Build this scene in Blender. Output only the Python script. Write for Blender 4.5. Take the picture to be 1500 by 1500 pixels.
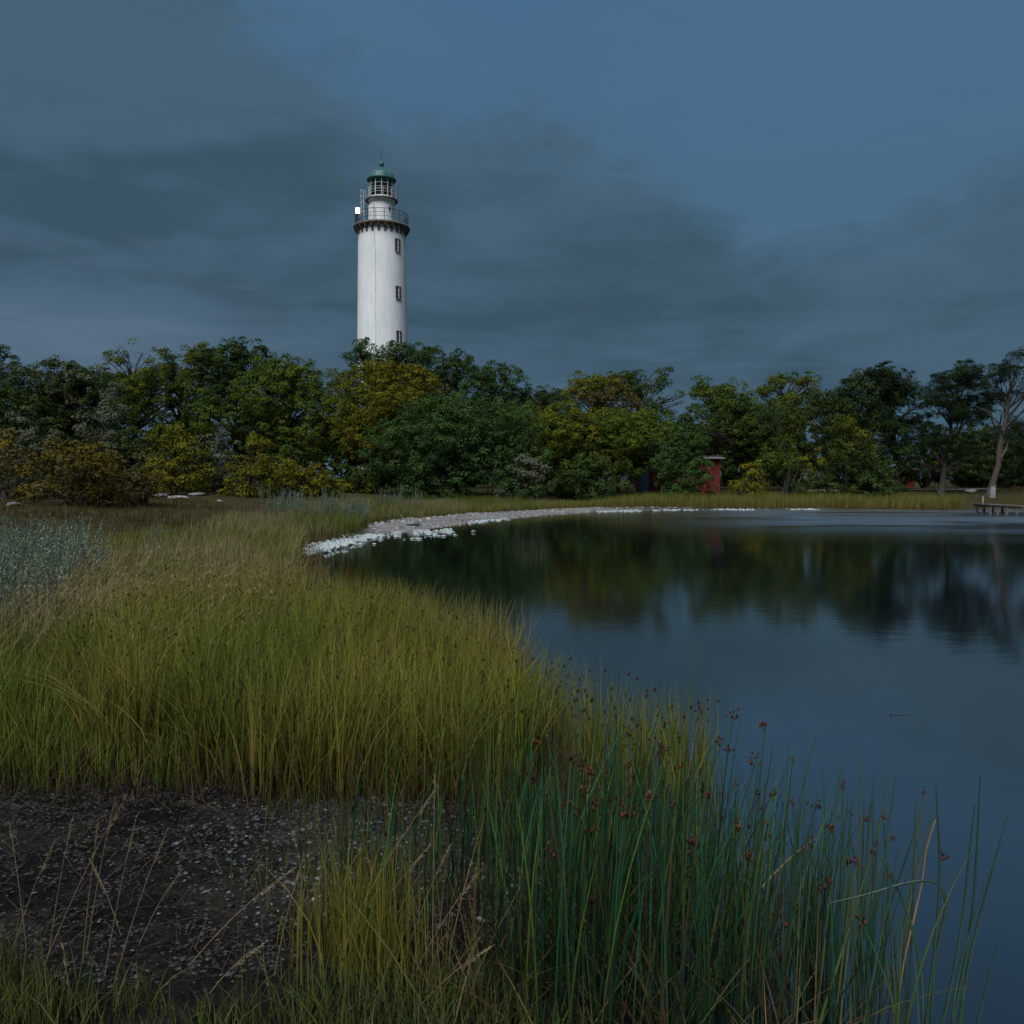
import bpy, math, random
import numpy as np
from mathutils import Vector

# ------------------------------------------------------------------ clear
for o in list(bpy.data.objects):
    bpy.data.objects.remove(o, do_unlink=True)
scene = bpy.context.scene
COL = scene.collection
rng = np.random.RandomState(11)
R = math.radians

# ------------------------------------------------------------------ camera
CAM_H = 1.7
FPX = 1250.0                       # focal length in pixels of the 1500 px photograph
PITCH = math.atan(50 / FPX)        # horizon sits at row 700
cam_d = bpy.data.cameras.new('camera')
cam_d.sensor_width = 36
cam_d.lens = FPX / 1500 * 36
cam_d.clip_start = 0.05
cam_d.clip_end = 5000
cam = bpy.data.objects.new('camera', cam_d)
cam.location = (0, 0, CAM_H)
cam.rotation_euler = (math.pi / 2 - PITCH, 0, 0)
COL.objects.link(cam)
scene.camera = cam

# ------------------------------------------------------------------ world: dusk sky with a cloud bank
SUN_AZ = R(-160)                   # measured from +Y (view direction) towards +X
SUN_EL = R(54)
world = bpy.data.worlds.new('World')
scene.world = world
world.use_nodes = True
wt = world.node_tree
for n in list(wt.nodes):
    wt.nodes.remove(n)


def nd(tree, typ, **kw):
    n = tree.nodes.new(typ)
    for k, v in kw.items():
        if k.startswith('i_'):
            key = k[2:]
            key = int(key) if key.isdigit() else key
            n.inputs[key].default_value = v
        else:
            setattr(n, k, v)
    return n


def math_node(tree, op, a, b=None, c=None, clamp=False):
    n = tree.nodes.new('ShaderNodeMath')
    n.operation = op
    n.use_clamp = clamp
    for i, v in enumerate((a, b, c)):
        if v is None:
            continue
        if isinstance(v, (int, float)):
            n.inputs[i].default_value = v
        else:
            tree.links.new(v, n.inputs[i])
    return n.outputs[0]


def mixc(tree, fac, a, b, mode='MIX'):
    n = tree.nodes.new('ShaderNodeMix')
    n.data_type = 'RGBA'
    n.blend_type = mode
    for idx, v in ((0, fac), (6, a), (7, b)):
        if isinstance(v, (int, float)):
            n.inputs[idx].default_value = v
        elif isinstance(v, tuple):
            n.inputs[idx].default_value = (*v, 1) if len(v) == 3 else v
        else:
            tree.links.new(v, n.inputs[idx])
    return n.outputs[2]


def smooth(tree, x, lo, hi):
    n = tree.nodes.new('ShaderNodeMapRange')
    n.interpolation_type = 'SMOOTHSTEP'
    n.inputs[1].default_value = lo
    n.inputs[2].default_value = hi
    n.inputs[3].default_value = 0
    n.inputs[4].default_value = 1
    tree.links.new(x, n.inputs[0])
    return n.outputs[0]


def noise(tree, vec, scale, detail=4, rough=.5, dist=0.0):
    n = tree.nodes.new('ShaderNodeTexNoise')
    n.inputs['Scale'].default_value = scale
    n.inputs['Detail'].default_value = detail
    n.inputs['Roughness'].default_value = rough
    n.inputs['Distortion'].default_value = dist
    if vec is not None:
        tree.links.new(vec, n.inputs['Vector'])
    return n.outputs[0]


def build_world():
    t = wt
    sky = nd(t, 'ShaderNodeTexSky', sky_type='NISHITA', sun_disc=False)
    sky.sun_elevation = R(6)
    sky.sun_rotation = SUN_AZ
    sky.air_density = 1.0
    sky.dust_density = 0.6
    sky.ozone_density = 3.0
    tc = nd(t, 'ShaderNodeTexCoord')
    sep = nd(t, 'ShaderNodeSeparateXYZ')
    t.links.new(tc.outputs['Generated'], sep.inputs[0])
    X, Y, Z = sep.outputs
    az = math_node(t, 'ARCTAN2', X, Y)
    el = math_node(t, 'ARCSINE', Z)
    # upper edge of the cloud bank (elevation in radians against azimuth)
    fc = nd(t, 'ShaderNodeFloatCurve')
    pts = [(-180, 62), (-60, 48), (-31, 36), (-21, 31), (-16.5, 27), (-11.3, 25.2), (-5.9, 23.4), (0, 23.6),
           (6.8, 21.2), (10.4, 18.8), (13.5, 16.4), (17, 14.4), (20.5, 14.2), (24.5, 15.6), (31, 17.8), (60, 24), (180, 62)]
    cv = fc.mapping.curves[0]
    while len(cv.points) > 2:
        cv.points.remove(cv.points[-1])
    P = [((a + 180) / 360, e / 90) for a, e in pts]
    cv.points[0].location = P[0]
    cv.points[1].location = P[-1]
    for p in P[1:-1]:
        cv.points.new(*p)
    fc.mapping.update()
    azn = math_node(t, 'MULTIPLY_ADD', az, 1 / (2 * math.pi), .5)
    t.links.new(azn, fc.inputs['Value'])
    edge = math_node(t, 'MULTIPLY', fc.outputs[0], math.pi / 2)
    mp = nd(t, 'ShaderNodeMapping')
    mp.inputs['Scale'].default_value = (1, 1, 2.6)
    t.links.new(tc.outputs['Generated'], mp.inputs[0])
    v = mp.outputs[0]
    mp2 = nd(t, 'ShaderNodeMapping')
    mp2.inputs['Scale'].default_value = (1, 1, 3.4)
    mp2.inputs['Rotation'].default_value = (0, R(-7), 0)
    t.links.new(tc.outputs['Generated'], mp2.inputs[0])
    v2 = mp2.outputs[0]
    n1 = noise(t, v, 4.0, 6, .55, .6)
    n2 = noise(t, v, 13.0, 8, .62, .5)
    w = math_node(t, 'ADD', math_node(t, 'MULTIPLY_ADD', n1, .16, -.08),
                  math_node(t, 'MULTIPLY_ADD', n2, .15, -.075))
    d = math_node(t, 'SUBTRACT', math_node(t, 'ADD', edge, w), el)      # > 0 inside the bank
    bank = smooth(t, d, -.04, .06)
    # structure inside the bank
    s1 = noise(t, v2, 2.6, 7, .52, .4)
    s2 = noise(t, v2, 7.0, 7, .6, .5)
    s = math_node(t, 'ADD', math_node(t, 'MULTIPLY', s1, .68), math_node(t, 'MULTIPLY', s2, .32))
    thick = smooth(t, s, .40, .59)
    # clouds
    ccol = mixc(t, thick, (.063, .117, .172), (.041, .083, .120))
    rim = math_node(t, 'MULTIPLY', smooth(t, d, -.03, .03), smooth(t, d, .17, .04))
    rim = math_node(t, 'MULTIPLY', rim, math_node(t, 'MULTIPLY_ADD', s2, 1.6, -.35, True))
    ccol = mixc(t, math_node(t, 'MULTIPLY', rim, math_node(t, 'MULTIPLY_ADD', smooth(t, az, .28, .42), .5, .12)), ccol, (.096, .165, .235))
    # thin brighter gaps low in the bank
    low = smooth(t, el, .30, .05)
    mp3 = nd(t, 'ShaderNodeMapping')
    mp3.inputs['Scale'].default_value = (1, 1, 7.5)
    mp3.inputs['Rotation'].default_value = (0, R(-5), 0)
    t.links.new(tc.outputs['Generated'], mp3.inputs[0])
    s3 = noise(t, mp3.outputs[0], 3.4, 8, .6, .5)
    gap = math_node(t, 'MULTIPLY', smooth(t, s3, .47, .64), low)
    leftness = smooth(t, az, -.1, -.5)
    gapc = mixc(t, leftness, (.066, .138, .190), (.120, .178, .245))
    ccol = mixc(t, math_node(t, 'MULTIPLY', gap, .8), ccol, gapc)
    leftlow = math_node(t, 'MULTIPLY', leftness, smooth(t, el, .22, .13))
    ccol = mixc(t, math_node(t, 'MULTIPLY', leftlow, .75), ccol, (.105, .165, .235))
    # clear sky: the Nishita sky, held to the deep blue of dusk
    skyc = nd(t, 'ShaderNodeVectorMath', operation='SCALE')
    t.links.new(sky.outputs[0], skyc.inputs[0])
    skyc.inputs['Scale'].default_value = 0.10
    clear = mixc(t, .85, skyc.outputs[0], (.066, .152, .268))
    clear = mixc(t, math_node(t, 'MULTIPLY', smooth(t, el, .50, .18), .75), clear, (.068, .138, .212))
    hazef = smooth(t, n1, .40, .62)
    clear = mixc(t, math_node(t, 'MULTIPLY', hazef, .3), clear, (.090, .165, .270))
    fin = mixc(t, math_node(t, 'MULTIPLY', bank, .92), clear, ccol)
    bg = nd(t, 'ShaderNodeBackground')
    t.links.new(fin, bg.inputs[0])
    bg.inputs[1].default_value = 1.0
    out = nd(t, 'ShaderNodeOutputWorld')
    t.links.new(bg.outputs[0], out.inputs[0])


build_world()

# ------------------------------------------------------------------ afterglow: one very soft, low sun
sun_d = bpy.data.lights.new('sun', 'SUN')
sun_d.energy = 3.9
sun_d.angle = R(40)
sun_d.color = (.97, .98, 1.0)
sun = bpy.data.objects.new('sun', sun_d)
sdir = Vector((math.sin(SUN_AZ) * math.cos(SUN_EL), math.cos(SUN_AZ) * math.cos(SUN_EL), math.sin(SUN_EL)))
sun.rotation_euler = sdir.to_track_quat('Z', 'Y').to_euler()
sun.location = sdir * 200
COL.objects.link(sun)

vs = scene.view_settings
vs.view_transform = 'Standard'
vs.look = 'None'
vs.exposure = 0.0
vs.gamma = 1.0
vs.use_curve_mapping = False
scene.render.engine = 'CYCLES'
scene.cycles.max_bounces = 6
scene.cycles.diffuse_bounces = 2


# ------------------------------------------------------------------ pixels to places
def ray(px, py):
    x = (px - 750) / FPX
    y = (750 - py) / FPX
    cp, sp = math.cos(PITCH), math.sin(PITCH)
    return np.array([x, cp + y * sp, -sp + y * cp])


def at_depth(px, py, Y):
    d = ray(px, py)
    t = Y / d[1]
    return np.array([d[0] * t, Y, CAM_H + d[2] * t])


# ------------------------------------------------------------------ terrain
POND = np.array([(1.4, -1.2), (.72, .8), (.55, 2.6), (.34, 3.7), (.16, 4.6), (.02, 5.6), (-.35, 6.9), (-1.1, 8.4), (-2.2, 10.2),
                 (-3.0, 13.0), (-3.7, 16.5), (-4.5, 19.2), (-4.9, 21.0), (-4.5, 22.6), (-3.7, 25.0), (-2.6, 28.3), (-1.2, 32.7),
                 (1.5, 38.5), (4.4, 42.8), (9.2, 45.2), (16.6, 46.0), (23.7, 44.6), (27, 43.0), (32, 39), (37, 28),
                 (35, 14), (28, 2), (20, -6), (9, -6), (3, -4)], float)


def signed_dist(P, poly):
    """+ outside, - inside; P (N,2)"""
    N = len(P)
    d2 = np.full(N, 1e18)
    inside = np.zeros(N, bool)
    n = len(poly)
    for i in range(n):
        a, b = poly[i], poly[(i + 1) % n]
        e = b - a
        w = P - a
        h = np.clip((w @ e) / (e @ e), 0, 1)
        q = w - h[:, None] * e
        d2 = np.minimum(d2, (q ** 2).sum(1))
        c = ((a[1] > P[:, 1]) != (b[1] > P[:, 1]))
        den = (b[1] - a[1]) if abs(b[1] - a[1]) > 1e-12 else 1e-12
        xi = a[0] + (P[:, 1] - a[1]) / den * e[0]
        inside ^= c & (P[:, 0] < xi)
    d = np.sqrt(d2)
    return np.where(inside, -d, d)


def inside_poly(P, poly):
    return signed_dist(P, np.array(poly, float)) < 0


def sstep(x, a, b):
    t = np.clip((x - a) / (b - a), 0, 1)
    return t * t * (3 - 2 * t)


# small value-noise for terrain and scatter
_NT = np.random.RandomState(5).rand(256, 256)


def vnoise(x, y):
    xi = np.floor(x).astype(int)
    yi = np.floor(y).astype(int)
    fx, fy = x - xi, y - yi
    fx = fx * fx * (3 - 2 * fx)
    fy = fy * fy * (3 - 2 * fy)
    g = lambda a, b: _NT[a & 255, b & 255]
    return (g(xi, yi) * (1 - fx) + g(xi + 1, yi) * fx) * (1 - fy) + (g(xi, yi + 1) * (1 - fx) + g(xi + 1, yi + 1) * fx) * fy


def fbm(x, y, o=4):
    s, a, f = 0, .5, 1
    for k in range(o):
        s = s + a * vnoise(x * f + 17.3 * k, y * f + 9.1 * k)
        a *= .5
        f *= 2.03
    return s


def terrain(X, Y):
    X = np.atleast_1d(np.asarray(X, float))
    Y = np.atleast_1d(np.asarray(Y, float))
    sd = signed_dist(np.stack([X, Y], 1), POND)
    jit = (fbm(X * 1.7, Y * 1.7) - .47) * .5
    sdj = sd + jit * np.clip(1 - np.abs(sd) / 3, 0, 1)
    z = .12 * sstep(sdj, -.1, 1.6) + .78 * sstep(sdj, 3, 17) - .55 * sstep(-sdj, -.1, 2.5) - .02
    near = np.clip(1 - np.hypot(X, Y - 3) / 7, 0, 1)
    z += near * (.085 * (fbm(X * 3.1, Y * 3.1) - .47) + .018 * (fbm(X * 14, Y * 14) - .47) + .02 * (fbm(X * 33, Y * 33, 2) - .35))
    z += (1 - near) * .18 * (fbm(X * .35, Y * .35) - .47) * sstep(sd, 2, 8)
    return z


def tz(x, y):
    return float(terrain([x], [y])[0])


def ground(px, py):
    """point of the terrain under a pixel"""
    d = ray(px, py)
    z = 0.05
    for _ in range(12):
        t = (z - CAM_H) / d[2]
        z = .5 * z + .5 * tz(d[0] * t, d[1] * t)
    t = (z - CAM_H) / d[2]
    return np.array([d[0] * t, d[1] * t, z])


# ------------------------------------------------------------------ object helpers
def link(name, me, parent=None):
    o = bpy.data.objects.new(name, me)
    COL.objects.link(o)
    if parent is not None:
        o.parent = parent
    return o


def tag(o, label=None, cat=None, group=None, kind=None):
    if label:
        o['label'] = label
    if cat:
        o['category'] = cat
    if group:
        o['group'] = group
    if kind:
        o['kind'] = kind
    return o


def empty(name, loc, label, cat, group=None, rz=0):
    o = link(name, None)
    o.empty_display_size = .3
    o.location = loc
    o.rotation_euler = (0, 0, rz)
    return tag(o, label, cat, group)


def np_mesh(name, V, F, mat, col=None, smooth_=False):
    """V (n,3), F (m,k) with one k; col (n,3)"""
    V = np.asarray(V, np.float32)
    F = np.asarray(F, np.int32)
    me = bpy.data.meshes.new(name)
    m, k = F.shape
    me.vertices.add(len(V))
    me.vertices.foreach_set('co', V.ravel())
    me.loops.add(m * k)
    me.loops.foreach_set('vertex_index', F.ravel())
    me.polygons.add(m)
    me.polygons.foreach_set('loop_start', np.arange(0, m * k, k, dtype=np.int32))
    me.polygons.foreach_set('loop_total', np.full(m, k, np.int32))
    if smooth_:
        me.polygons.foreach_set('use_smooth', np.ones(m, bool))
    if col is not None:
        a = me.attributes.new('tint', 'FLOAT_COLOR', 'POINT')
        c = np.ones((len(V), 4), np.float32)
        c[:, :3] = col
        a.data.foreach_set('color', c.ravel())
    me.update(calc_edges=True)
    me.validate()
    if mat is not None:
        me.materials.append(mat)
    return me


class MB:
    """collects polygons for one mesh"""
    def __init__(self):
        self.v, self.f, self.s = [], [], []

    def add(self, V, F, smooth_=False):
        o = len(self.v)
        self.v += [tuple(map(float, p)) for p in V]
        self.f += [tuple(i + o for i in f) for f in F]
        self.s += [smooth_] * len(F)
        return self

    def box(self, c, s, rz=0.0, ry=0.0, rx=0.0):
        from mathutils import Euler
        M = Euler((rx, ry, rz)).to_matrix()
        V = []
        for x in (-.5, .5):
            for y in (-.5, .5):
                for z in (-.5, .5):
                    V.append(M @ Vector((x * s[0], y * s[1], z * s[2])) + Vector(c))
        F = [(0, 1, 3, 2), (4, 6, 7, 5), (0, 4, 5, 1), (2, 3, 7, 6), (0, 2, 6, 4), (1, 5, 7, 3)]
        return self.add(V, F)

    def tube(self, pts, rad, n=8, cap=True):
        pts = [Vector(p) for p in pts]
        m = len(pts)
        V = []
        ref = None
        for i, p in enumerate(pts):
            d = (pts[min(i + 1, m - 1)] - pts[max(i - 1, 0)]).normalized()
            if ref is None:
                ref = d.cross(Vector((0, 0, 1)))
                if ref.length < .05:
                    ref = Vector((1, 0, 0))
            ref = (ref - d * ref.dot(d)).normalized()
            b = d.cross(ref)
            r = rad[i] if hasattr(rad, '__len__') else rad
            for k in range(n):
                a = 2 * math.pi * k / n
                V.append(p + (ref * math.cos(a) + b * math.sin(a)) * r)
        F = []
        for i in range(m - 1):
            for k in range(n):
                k2 = (k + 1) % n
                F.append((i * n + k, i * n + k2, (i + 1) * n + k2, (i + 1) * n + k))
        if cap:
            F.append(tuple(range(n - 1, -1, -1)))
            F.append(tuple((m - 1) * n + k for k in range(n)))
        return self.add(V, F, True)

    def lathe(self, prof, n=32, c=(0, 0)):
        """prof: list of (r, z); closed with caps when r > 0 at the ends"""
        V, F = [], []
        for r, z in prof:
            for k in range(n):
                a = 2 * math.pi * k / n
                V.append((c[0] + r * math.cos(a), c[1] + r * math.sin(a), z))
        for i in range(len(prof) - 1):
            for k in range(n):
                k2 = (k + 1) % n
                F.append((i * n + k, i * n + k2, (i + 1) * n + k2, (i + 1) * n + k))
        F.append(tuple(range(n - 1, -1, -1)))
        F.append(tuple((len(prof) - 1) * n + k for k in range(n)))
        return self.add(V, F, True)

    def build(self, name, mat, parent=None, sharp=35):
        me = bpy.data.meshes.new(name)
        me.from_pydata(self.v, [], self.f)
        me.polygons.foreach_set('use_smooth', self.s)
        me.update()
        if any(self.s):
            me.set_sharp_from_angle(angle=R(sharp))
        me.materials.append(mat)
        return link(name, me, parent)


# ------------------------------------------------------------------ materials
def new_mat(name):
    m = bpy.data.materials.new(name)
    m.use_nodes = True
    t = m.node_tree
    b = t.nodes['Principled BSDF']
    return m, t, b


def obj_coord(t):
    return nd(t, 'ShaderNodeTexCoord').outputs['Object']


def plain(name, col, rough=.6, metal=0.0, var=.25, scale=6.0, bump=0.0, spec=.4):
    m, t, b = new_mat(name)
    v = obj_coord(t)
    n = noise(t, v, scale, 6, .6)
    f = smooth(t, n, .3, .7)
    lo = tuple(c * (1 - var) for c in col)
    hi = tuple(min(1, c * (1 + var)) for c in col)
    t.links.new(mixc(t, f, lo, hi), b.inputs['Base Color'])
    b.inputs['Roughness'].default_value = rough
    b.inputs['Metallic'].default_value = metal
    b.inputs['Specular IOR Level'].default_value = spec
    if bump:
        bp = nd(t, 'ShaderNodeBump')
        bp.inputs['Strength'].default_value = bump
        bp.inputs['Distance'].default_value = .02
        t.links.new(noise(t, v, scale * 5, 5, .6), bp.inputs['Height'])
        t.links.new(bp.outputs[0], b.inputs['Normal'])
    return m


def tint_mat(name, rough=.55, trans=.25, spec=.25):
    m, t, b = new_mat(name)
    at = nd(t, 'ShaderNodeAttribute', attribute_name='tint')
    t.links.new(at.outputs['Color'], b.inputs['Base Color'])
    b.inputs['Roughness'].default_value = rough
    b.inputs['Specular IOR Level'].default_value = spec
    if trans:
        tr = nd(t, 'ShaderNodeBsdfTranslucent')
        t.links.new(at.outputs['Color'], tr.inputs['Color'])
        mx = nd(t, 'ShaderNodeMixShader')
        mx.inputs[0].default_value = trans
        t.links.new(b.outputs[0], mx.inputs[1])
        t.links.new(tr.outputs[0], mx.inputs[2])
        out = [n for n in t.nodes if n.type == 'OUTPUT_MATERIAL'][0]
        t.links.new(mx.outputs[0], out.inputs['Surface'])
    return m


M_LEAF = tint_mat('leaf', .75, .12, .03)
M_GRASS = tint_mat('grass', .75, .12, .04)
M_TINT = tint_mat('tinted_solid', .9, 0, .04)


def bark_mat(name, c0, c1):
    m, t, b = new_mat(name)
    mp = nd(t, 'ShaderNodeMapping')
    mp.inputs['Scale'].default_value = (9, 9, 1.6)
    t.links.new(obj_coord(t), mp.inputs[0])
    n = noise(t, mp.outputs[0], 2.2, 7, .65, .4)
    t.links.new(mixc(t, smooth(t, n, .35, .65), c0, c1), b.inputs['Base Color'])
    b.inputs['Roughness'].default_value = .9
    b.inputs['Specular IOR Level'].default_value = .1
    bp = nd(t, 'ShaderNodeBump')
    bp.inputs['Strength'].default_value = .6
    bp.inputs['Distance'].default_value = .04
    t.links.new(n, bp.inputs['Height'])
    t.links.new(bp.outputs[0], b.inputs['Normal'])
    return m


M_BARK = bark_mat('oak_bark', (.035, .03, .025), (.09, .08, .068))
M_PINEBARK = bark_mat('pine_bark', (.04, .034, .03), (.10, .082, .07))
M_GREYBARK = bark_mat('grey_bark', (.036, .034, .031), (.082, .076, .068))


def ground_mat():
    m, t, b = new_mat('ground_soil')
    at = nd(t, 'ShaderNodeAttribute', attribute_name='tint')
    v = obj_coord(t)
    n = noise(t, v, 2.6, 8, .68, .5)
    n2 = noise(t, v, 22, 6, .7, .3)
    mult = math_node(t, 'ADD', math_node(t, 'MULTIPLY_ADD', n, 1.3, -.1), math_node(t, 'MULTIPLY_ADD', n2, 1.5, -.75))
    mult = math_node(t, 'MAXIMUM', mult, .15)
    sc = nd(t, 'ShaderNodeVectorMath', operation='SCALE')
    t.links.new(at.outputs['Color'], sc.inputs[0])
    t.links.new(math_node(t, 'MULTIPLY', mult, 1.6), sc.inputs['Scale'])
    t.links.new(sc.outputs[0], b.inputs['Base Color'])
    b.inputs['Roughness'].default_value = .85
    b.inputs['Specular IOR Level'].default_value = .05
    bp = nd(t, 'ShaderNodeBump')
    bp.inputs['Strength'].default_value = .8
    bp.inputs['Distance'].default_value = .02
    t.links.new(math_node(t, 'ADD', n2, noise(t, v, 70, 4, .6)), bp.inputs['Height'])
    t.links.new(bp.outputs[0], b.inputs['Normal'])
    return m


def water_mat():
    m, t, b = new_mat('pond_water')
    v = nd(t, 'ShaderNodeTexCoord').outputs['Object']
    b.inputs['Base Color'].default_value = (.003, .0055, .0065, 1)
    b.inputs['Specular IOR Level'].default_value = 0
    # a breath of wind on the far right side roughens the mirror there
    sep = nd(t, 'ShaderNodeSeparateXYZ')
    t.links.new(v, sep.inputs[0])
    mp = nd(t, 'ShaderNodeMapping')
    mp.inputs['Scale'].default_value = (.05, .16, 1)
    t.links.new(v, mp.inputs[0])
    big = noise(t, mp.outputs[0], 1.6, 5, .55, .4)
    far = smooth(t, sep.outputs[1], 20, 33)
    right = smooth(t, sep.outputs[0], 2.0, 13.0)
    wind = math_node(t, 'MULTIPLY', math_node(t, 'MULTIPLY', far, right), smooth(t, big, .28, .52))
    rough = math_node(t, 'MULTIPLY_ADD', wind, .20, .075)
    gl = nd(t, 'ShaderNodeBsdfGlossy')
    t.links.new(rough, gl.inputs['Roughness'])
    mp2 = nd(t, 'ShaderNodeMapping')
    mp2.inputs['Scale'].default_value = (1.0, 2.4, 1)
    t.links.new(v, mp2.inputs[0])
    rip = noise(t, mp2.outputs[0], 2.2, 5, .55, .3)
    bp = nd(t, 'ShaderNodeBump')
    t.links.new(math_node(t, 'MULTIPLY_ADD', wind, .6, .012), bp.inputs['Strength'])
    bp.inputs['Distance'].default_value = .10
    t.links.new(rip, bp.inputs['Height'])
    t.links.new(bp.outputs[0], gl.inputs['Normal'])
    lw = nd(t, 'ShaderNodeLayerWeight')
    lw.inputs['Blend'].default_value = .5
    mx = nd(t, 'ShaderNodeMixShader')
    t.links.new(math_node(t, 'POWER', lw.outputs['Facing'], 1.9), mx.inputs[0])
    t.links.new(b.outputs[0], mx.inputs[1])
    t.links.new(gl.outputs[0], mx.inputs[2])
    out = [n for n in t.nodes if n.type == 'OUTPUT_MATERIAL'][0]
    t.links.new(mx.outputs[0], out.inputs['Surface'])
    return m


M_GROUND = ground_mat()
M_WATER = water_mat()


# ------------------------------------------------------------------ ground and water
def build_ground():
    def axis(lo, hi, fine_lo, fine_hi, step, grow=1.09):
        a = list(np.arange(fine_lo, fine_hi + 1e-6, step))
        s, x = step, fine_hi
        while x < hi:
            s *= grow
            x += s
            a.append(x)
        s, x = step, fine_lo
        while x > lo:
            s *= grow
            x -= s
            a.insert(0, x)
        return np.array(a)
    xs = axis(-900, 900, -3.0, 1.4, .03, 1.06)
    ys = axis(-400, 1500, 1.6, 5.2, .03, 1.06)
    XX, YY = np.meshgrid(xs, ys)
    X, Y = XX.ravel(), YY.ravel()
    Z = terrain(X, Y)
    sd = signed_dist(np.stack([X, Y], 1), POND)
    n = fbm(X * .9, Y * .9)
    n3 = fbm(X * 5, Y * 5)
    col = np.zeros((len(X), 3))
    mud = np.array([.011, .0102, .0098])
    gravel = np.array([.21, .20, .19])
    heath = np.array([.05, .038, .018])
    turf = np.array([.045, .05, .016])
    dark = np.array([.015, .014, .012])
    k = sstep(n, .35, .6)[:, None]
    col[:] = heath * (1 - k) + turf * k
    # gravel beach along the far shore
    BEACH = np.array([(-4.0, 25.2), (-2.4, 28.0), (0, 33), (2.5, 38.6), (5.4, 43), (9.5, 45.6), (9.5, 46.6), (4.6, 46.0), (1.7, 43.2), (-1.5, 38.8), (-4.1, 33.4), (-4.9, 29)], float)
    beach = sstep(-signed_dist(np.stack([X, Y], 1), BEACH) + .8 * (n - .47), -.3, .3)[:, None]
    col = col * (1 - beach) + gravel * beach
    b2 = (sstep(Y, 22, 27) * sstep(sd, .9, .3) * (1 - beach[:, 0]))[:, None]
    col = col * (1 - b2) + gravel * .55 * b2
    # near mud flat and its pebbly tongue
    nearm = (sstep(-Y, -6.0, -4.7) * sstep(-np.abs(X), -7, -5))[:, None]
    k2 = sstep(n3, .42, .62)[:, None]
    mudc = mud * (.75 + .9 * k2)
    peb = (sstep(X, -1.35, -.75) * sstep(Y, 2.9, 3.3))[:, None]
    mudc = mudc * (1 - peb) + np.array([.034, .031, .029]) * (.6 + .8 * k2) * peb
    col = col * (1 - nearm) + mudc * nearm
    wet = (sstep(-sd, -.15, .3))[:, None]
    col = col * (1 - wet) + dark * wet
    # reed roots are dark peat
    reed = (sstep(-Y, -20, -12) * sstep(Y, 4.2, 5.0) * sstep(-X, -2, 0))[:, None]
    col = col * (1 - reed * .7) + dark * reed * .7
    nx, ny = len(xs), len(ys)
    i = np.arange(nx * ny).reshape(ny, nx)
    F = np.stack([i[:-1, :-1].ravel(), i[:-1, 1:].ravel(), i[1:, 1:].ravel(), i[1:, :-1].ravel()], 1)
    me = np_mesh('ground', np.stack([X, Y, Z], 1), F, M_GROUND, col, True)
    tag(link('ground', me), kind='structure')
    # pond surface: a sheet inside a slightly widened outline
    c = POND.mean(0)
    out = []
    n_ = len(POND)
    for a in range(n_):
        p0, p1, p2 = POND[a - 1], POND[a], POND[(a + 1) % n_]
        e = (p2 - p0)
        nn = np.array([e[1], -e[0]]) / np.hypot(*e)
        if signed_dist((p1 + nn * .05)[None], POND)[0] < 0:
            nn = -nn
        out.append(p1 + nn * 1.0)
    me = bpy.data.meshes.new('pond_water')
    me.from_pydata([(p[0], p[1], 0.0) for p in out], [], [tuple(range(n_))])
    me.update()
    if me.polygons[0].normal.z < 0:
        me.flip_normals()
    me.materials.append(M_WATER)
    tag(link('pond_water', me), kind='structure')


build_ground()


# ------------------------------------------------------------------ lighthouse
M_WHITE = None


def lighthouse_white():
    m, t, b = new_mat('weathered_white_render')
    v = obj_coord(t)
    mp = nd(t, 'ShaderNodeMapping')
    mp.inputs['Scale'].default_value = (1.4, 1.4, .22)
    t.links.new(v, mp.inputs[0])
    streak = noise(t, mp.outputs[0], 2.2, 8, .62, .3)
    blot = noise(t, v, .55, 5, .55)
    f = math_node(t, 'ADD', math_node(t, 'MULTIPLY', streak, .6), math_node(t, 'MULTIPLY', blot, .4))
    c = mixc(t, smooth(t, f, .35, .62), (.64, .66, .66), (.74, .75, .75))
    # rust and soot below the gallery
    sep = nd(t, 'ShaderNodeSeparateXYZ')
    t.links.new(v, sep.inputs[0])
    up = smooth(t, sep.outputs[2], 22.5, 26.2)
    mp2 = nd(t, 'ShaderNodeMapping')
    mp2.inputs['Scale'].default_value = (5, 5, .25)
    t.links.new(v, mp2.inputs[0])
    dr = smooth(t, noise(t, mp2.outputs[0], 1.6, 4, .6), .52, .72)
    c = mixc(t, math_node(t, 'MULTIPLY', math_node(t, 'MULTIPLY', up, dr), .35), c, (.45, .43, .40))
    t.links.new(c, b.inputs['Base Color'])
    b.inputs['Roughness'].default_value = .8
    b.inputs['Specular IOR Level'].default_value = .2
    bp = nd(t, 'ShaderNodeBump')
    bp.inputs['Strength'].default_value = .25
    bp.inputs['Distance'].default_value = .03
    t.links.new(noise(t, v, 5, 6, .6), bp.inputs['Height'])
    t.links.new(bp.outputs[0], b.inputs['Normal'])
    return m


M_WHITE = lighthouse_white()
M_COPPER = plain('green_copper', (.035, .115, .105), .5, .0, .35, 3)
M_DKMETAL = plain('dark_iron', (.035, .038, .04), .55, .3, .3, 8)
M_STONE_TRIM = plain('brown_stone', (.115, .098, .085), .85, 0, .35, 5)
M_GLASSDK = None


def glass_mat(name, col, rough=.08, ior=1.5):
    m, t, b = new_mat(name)
    v = obj_coord(t)
    t.links.new(mixc(t, noise(t, v, 3, 3), tuple(c * .6 for c in col), tuple(c * 1.4 for c in col)), b.inputs['Base Color'])
    b.inputs['Roughness'].default_value = rough
    b.inputs['IOR'].default_value = ior
    return m


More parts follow.
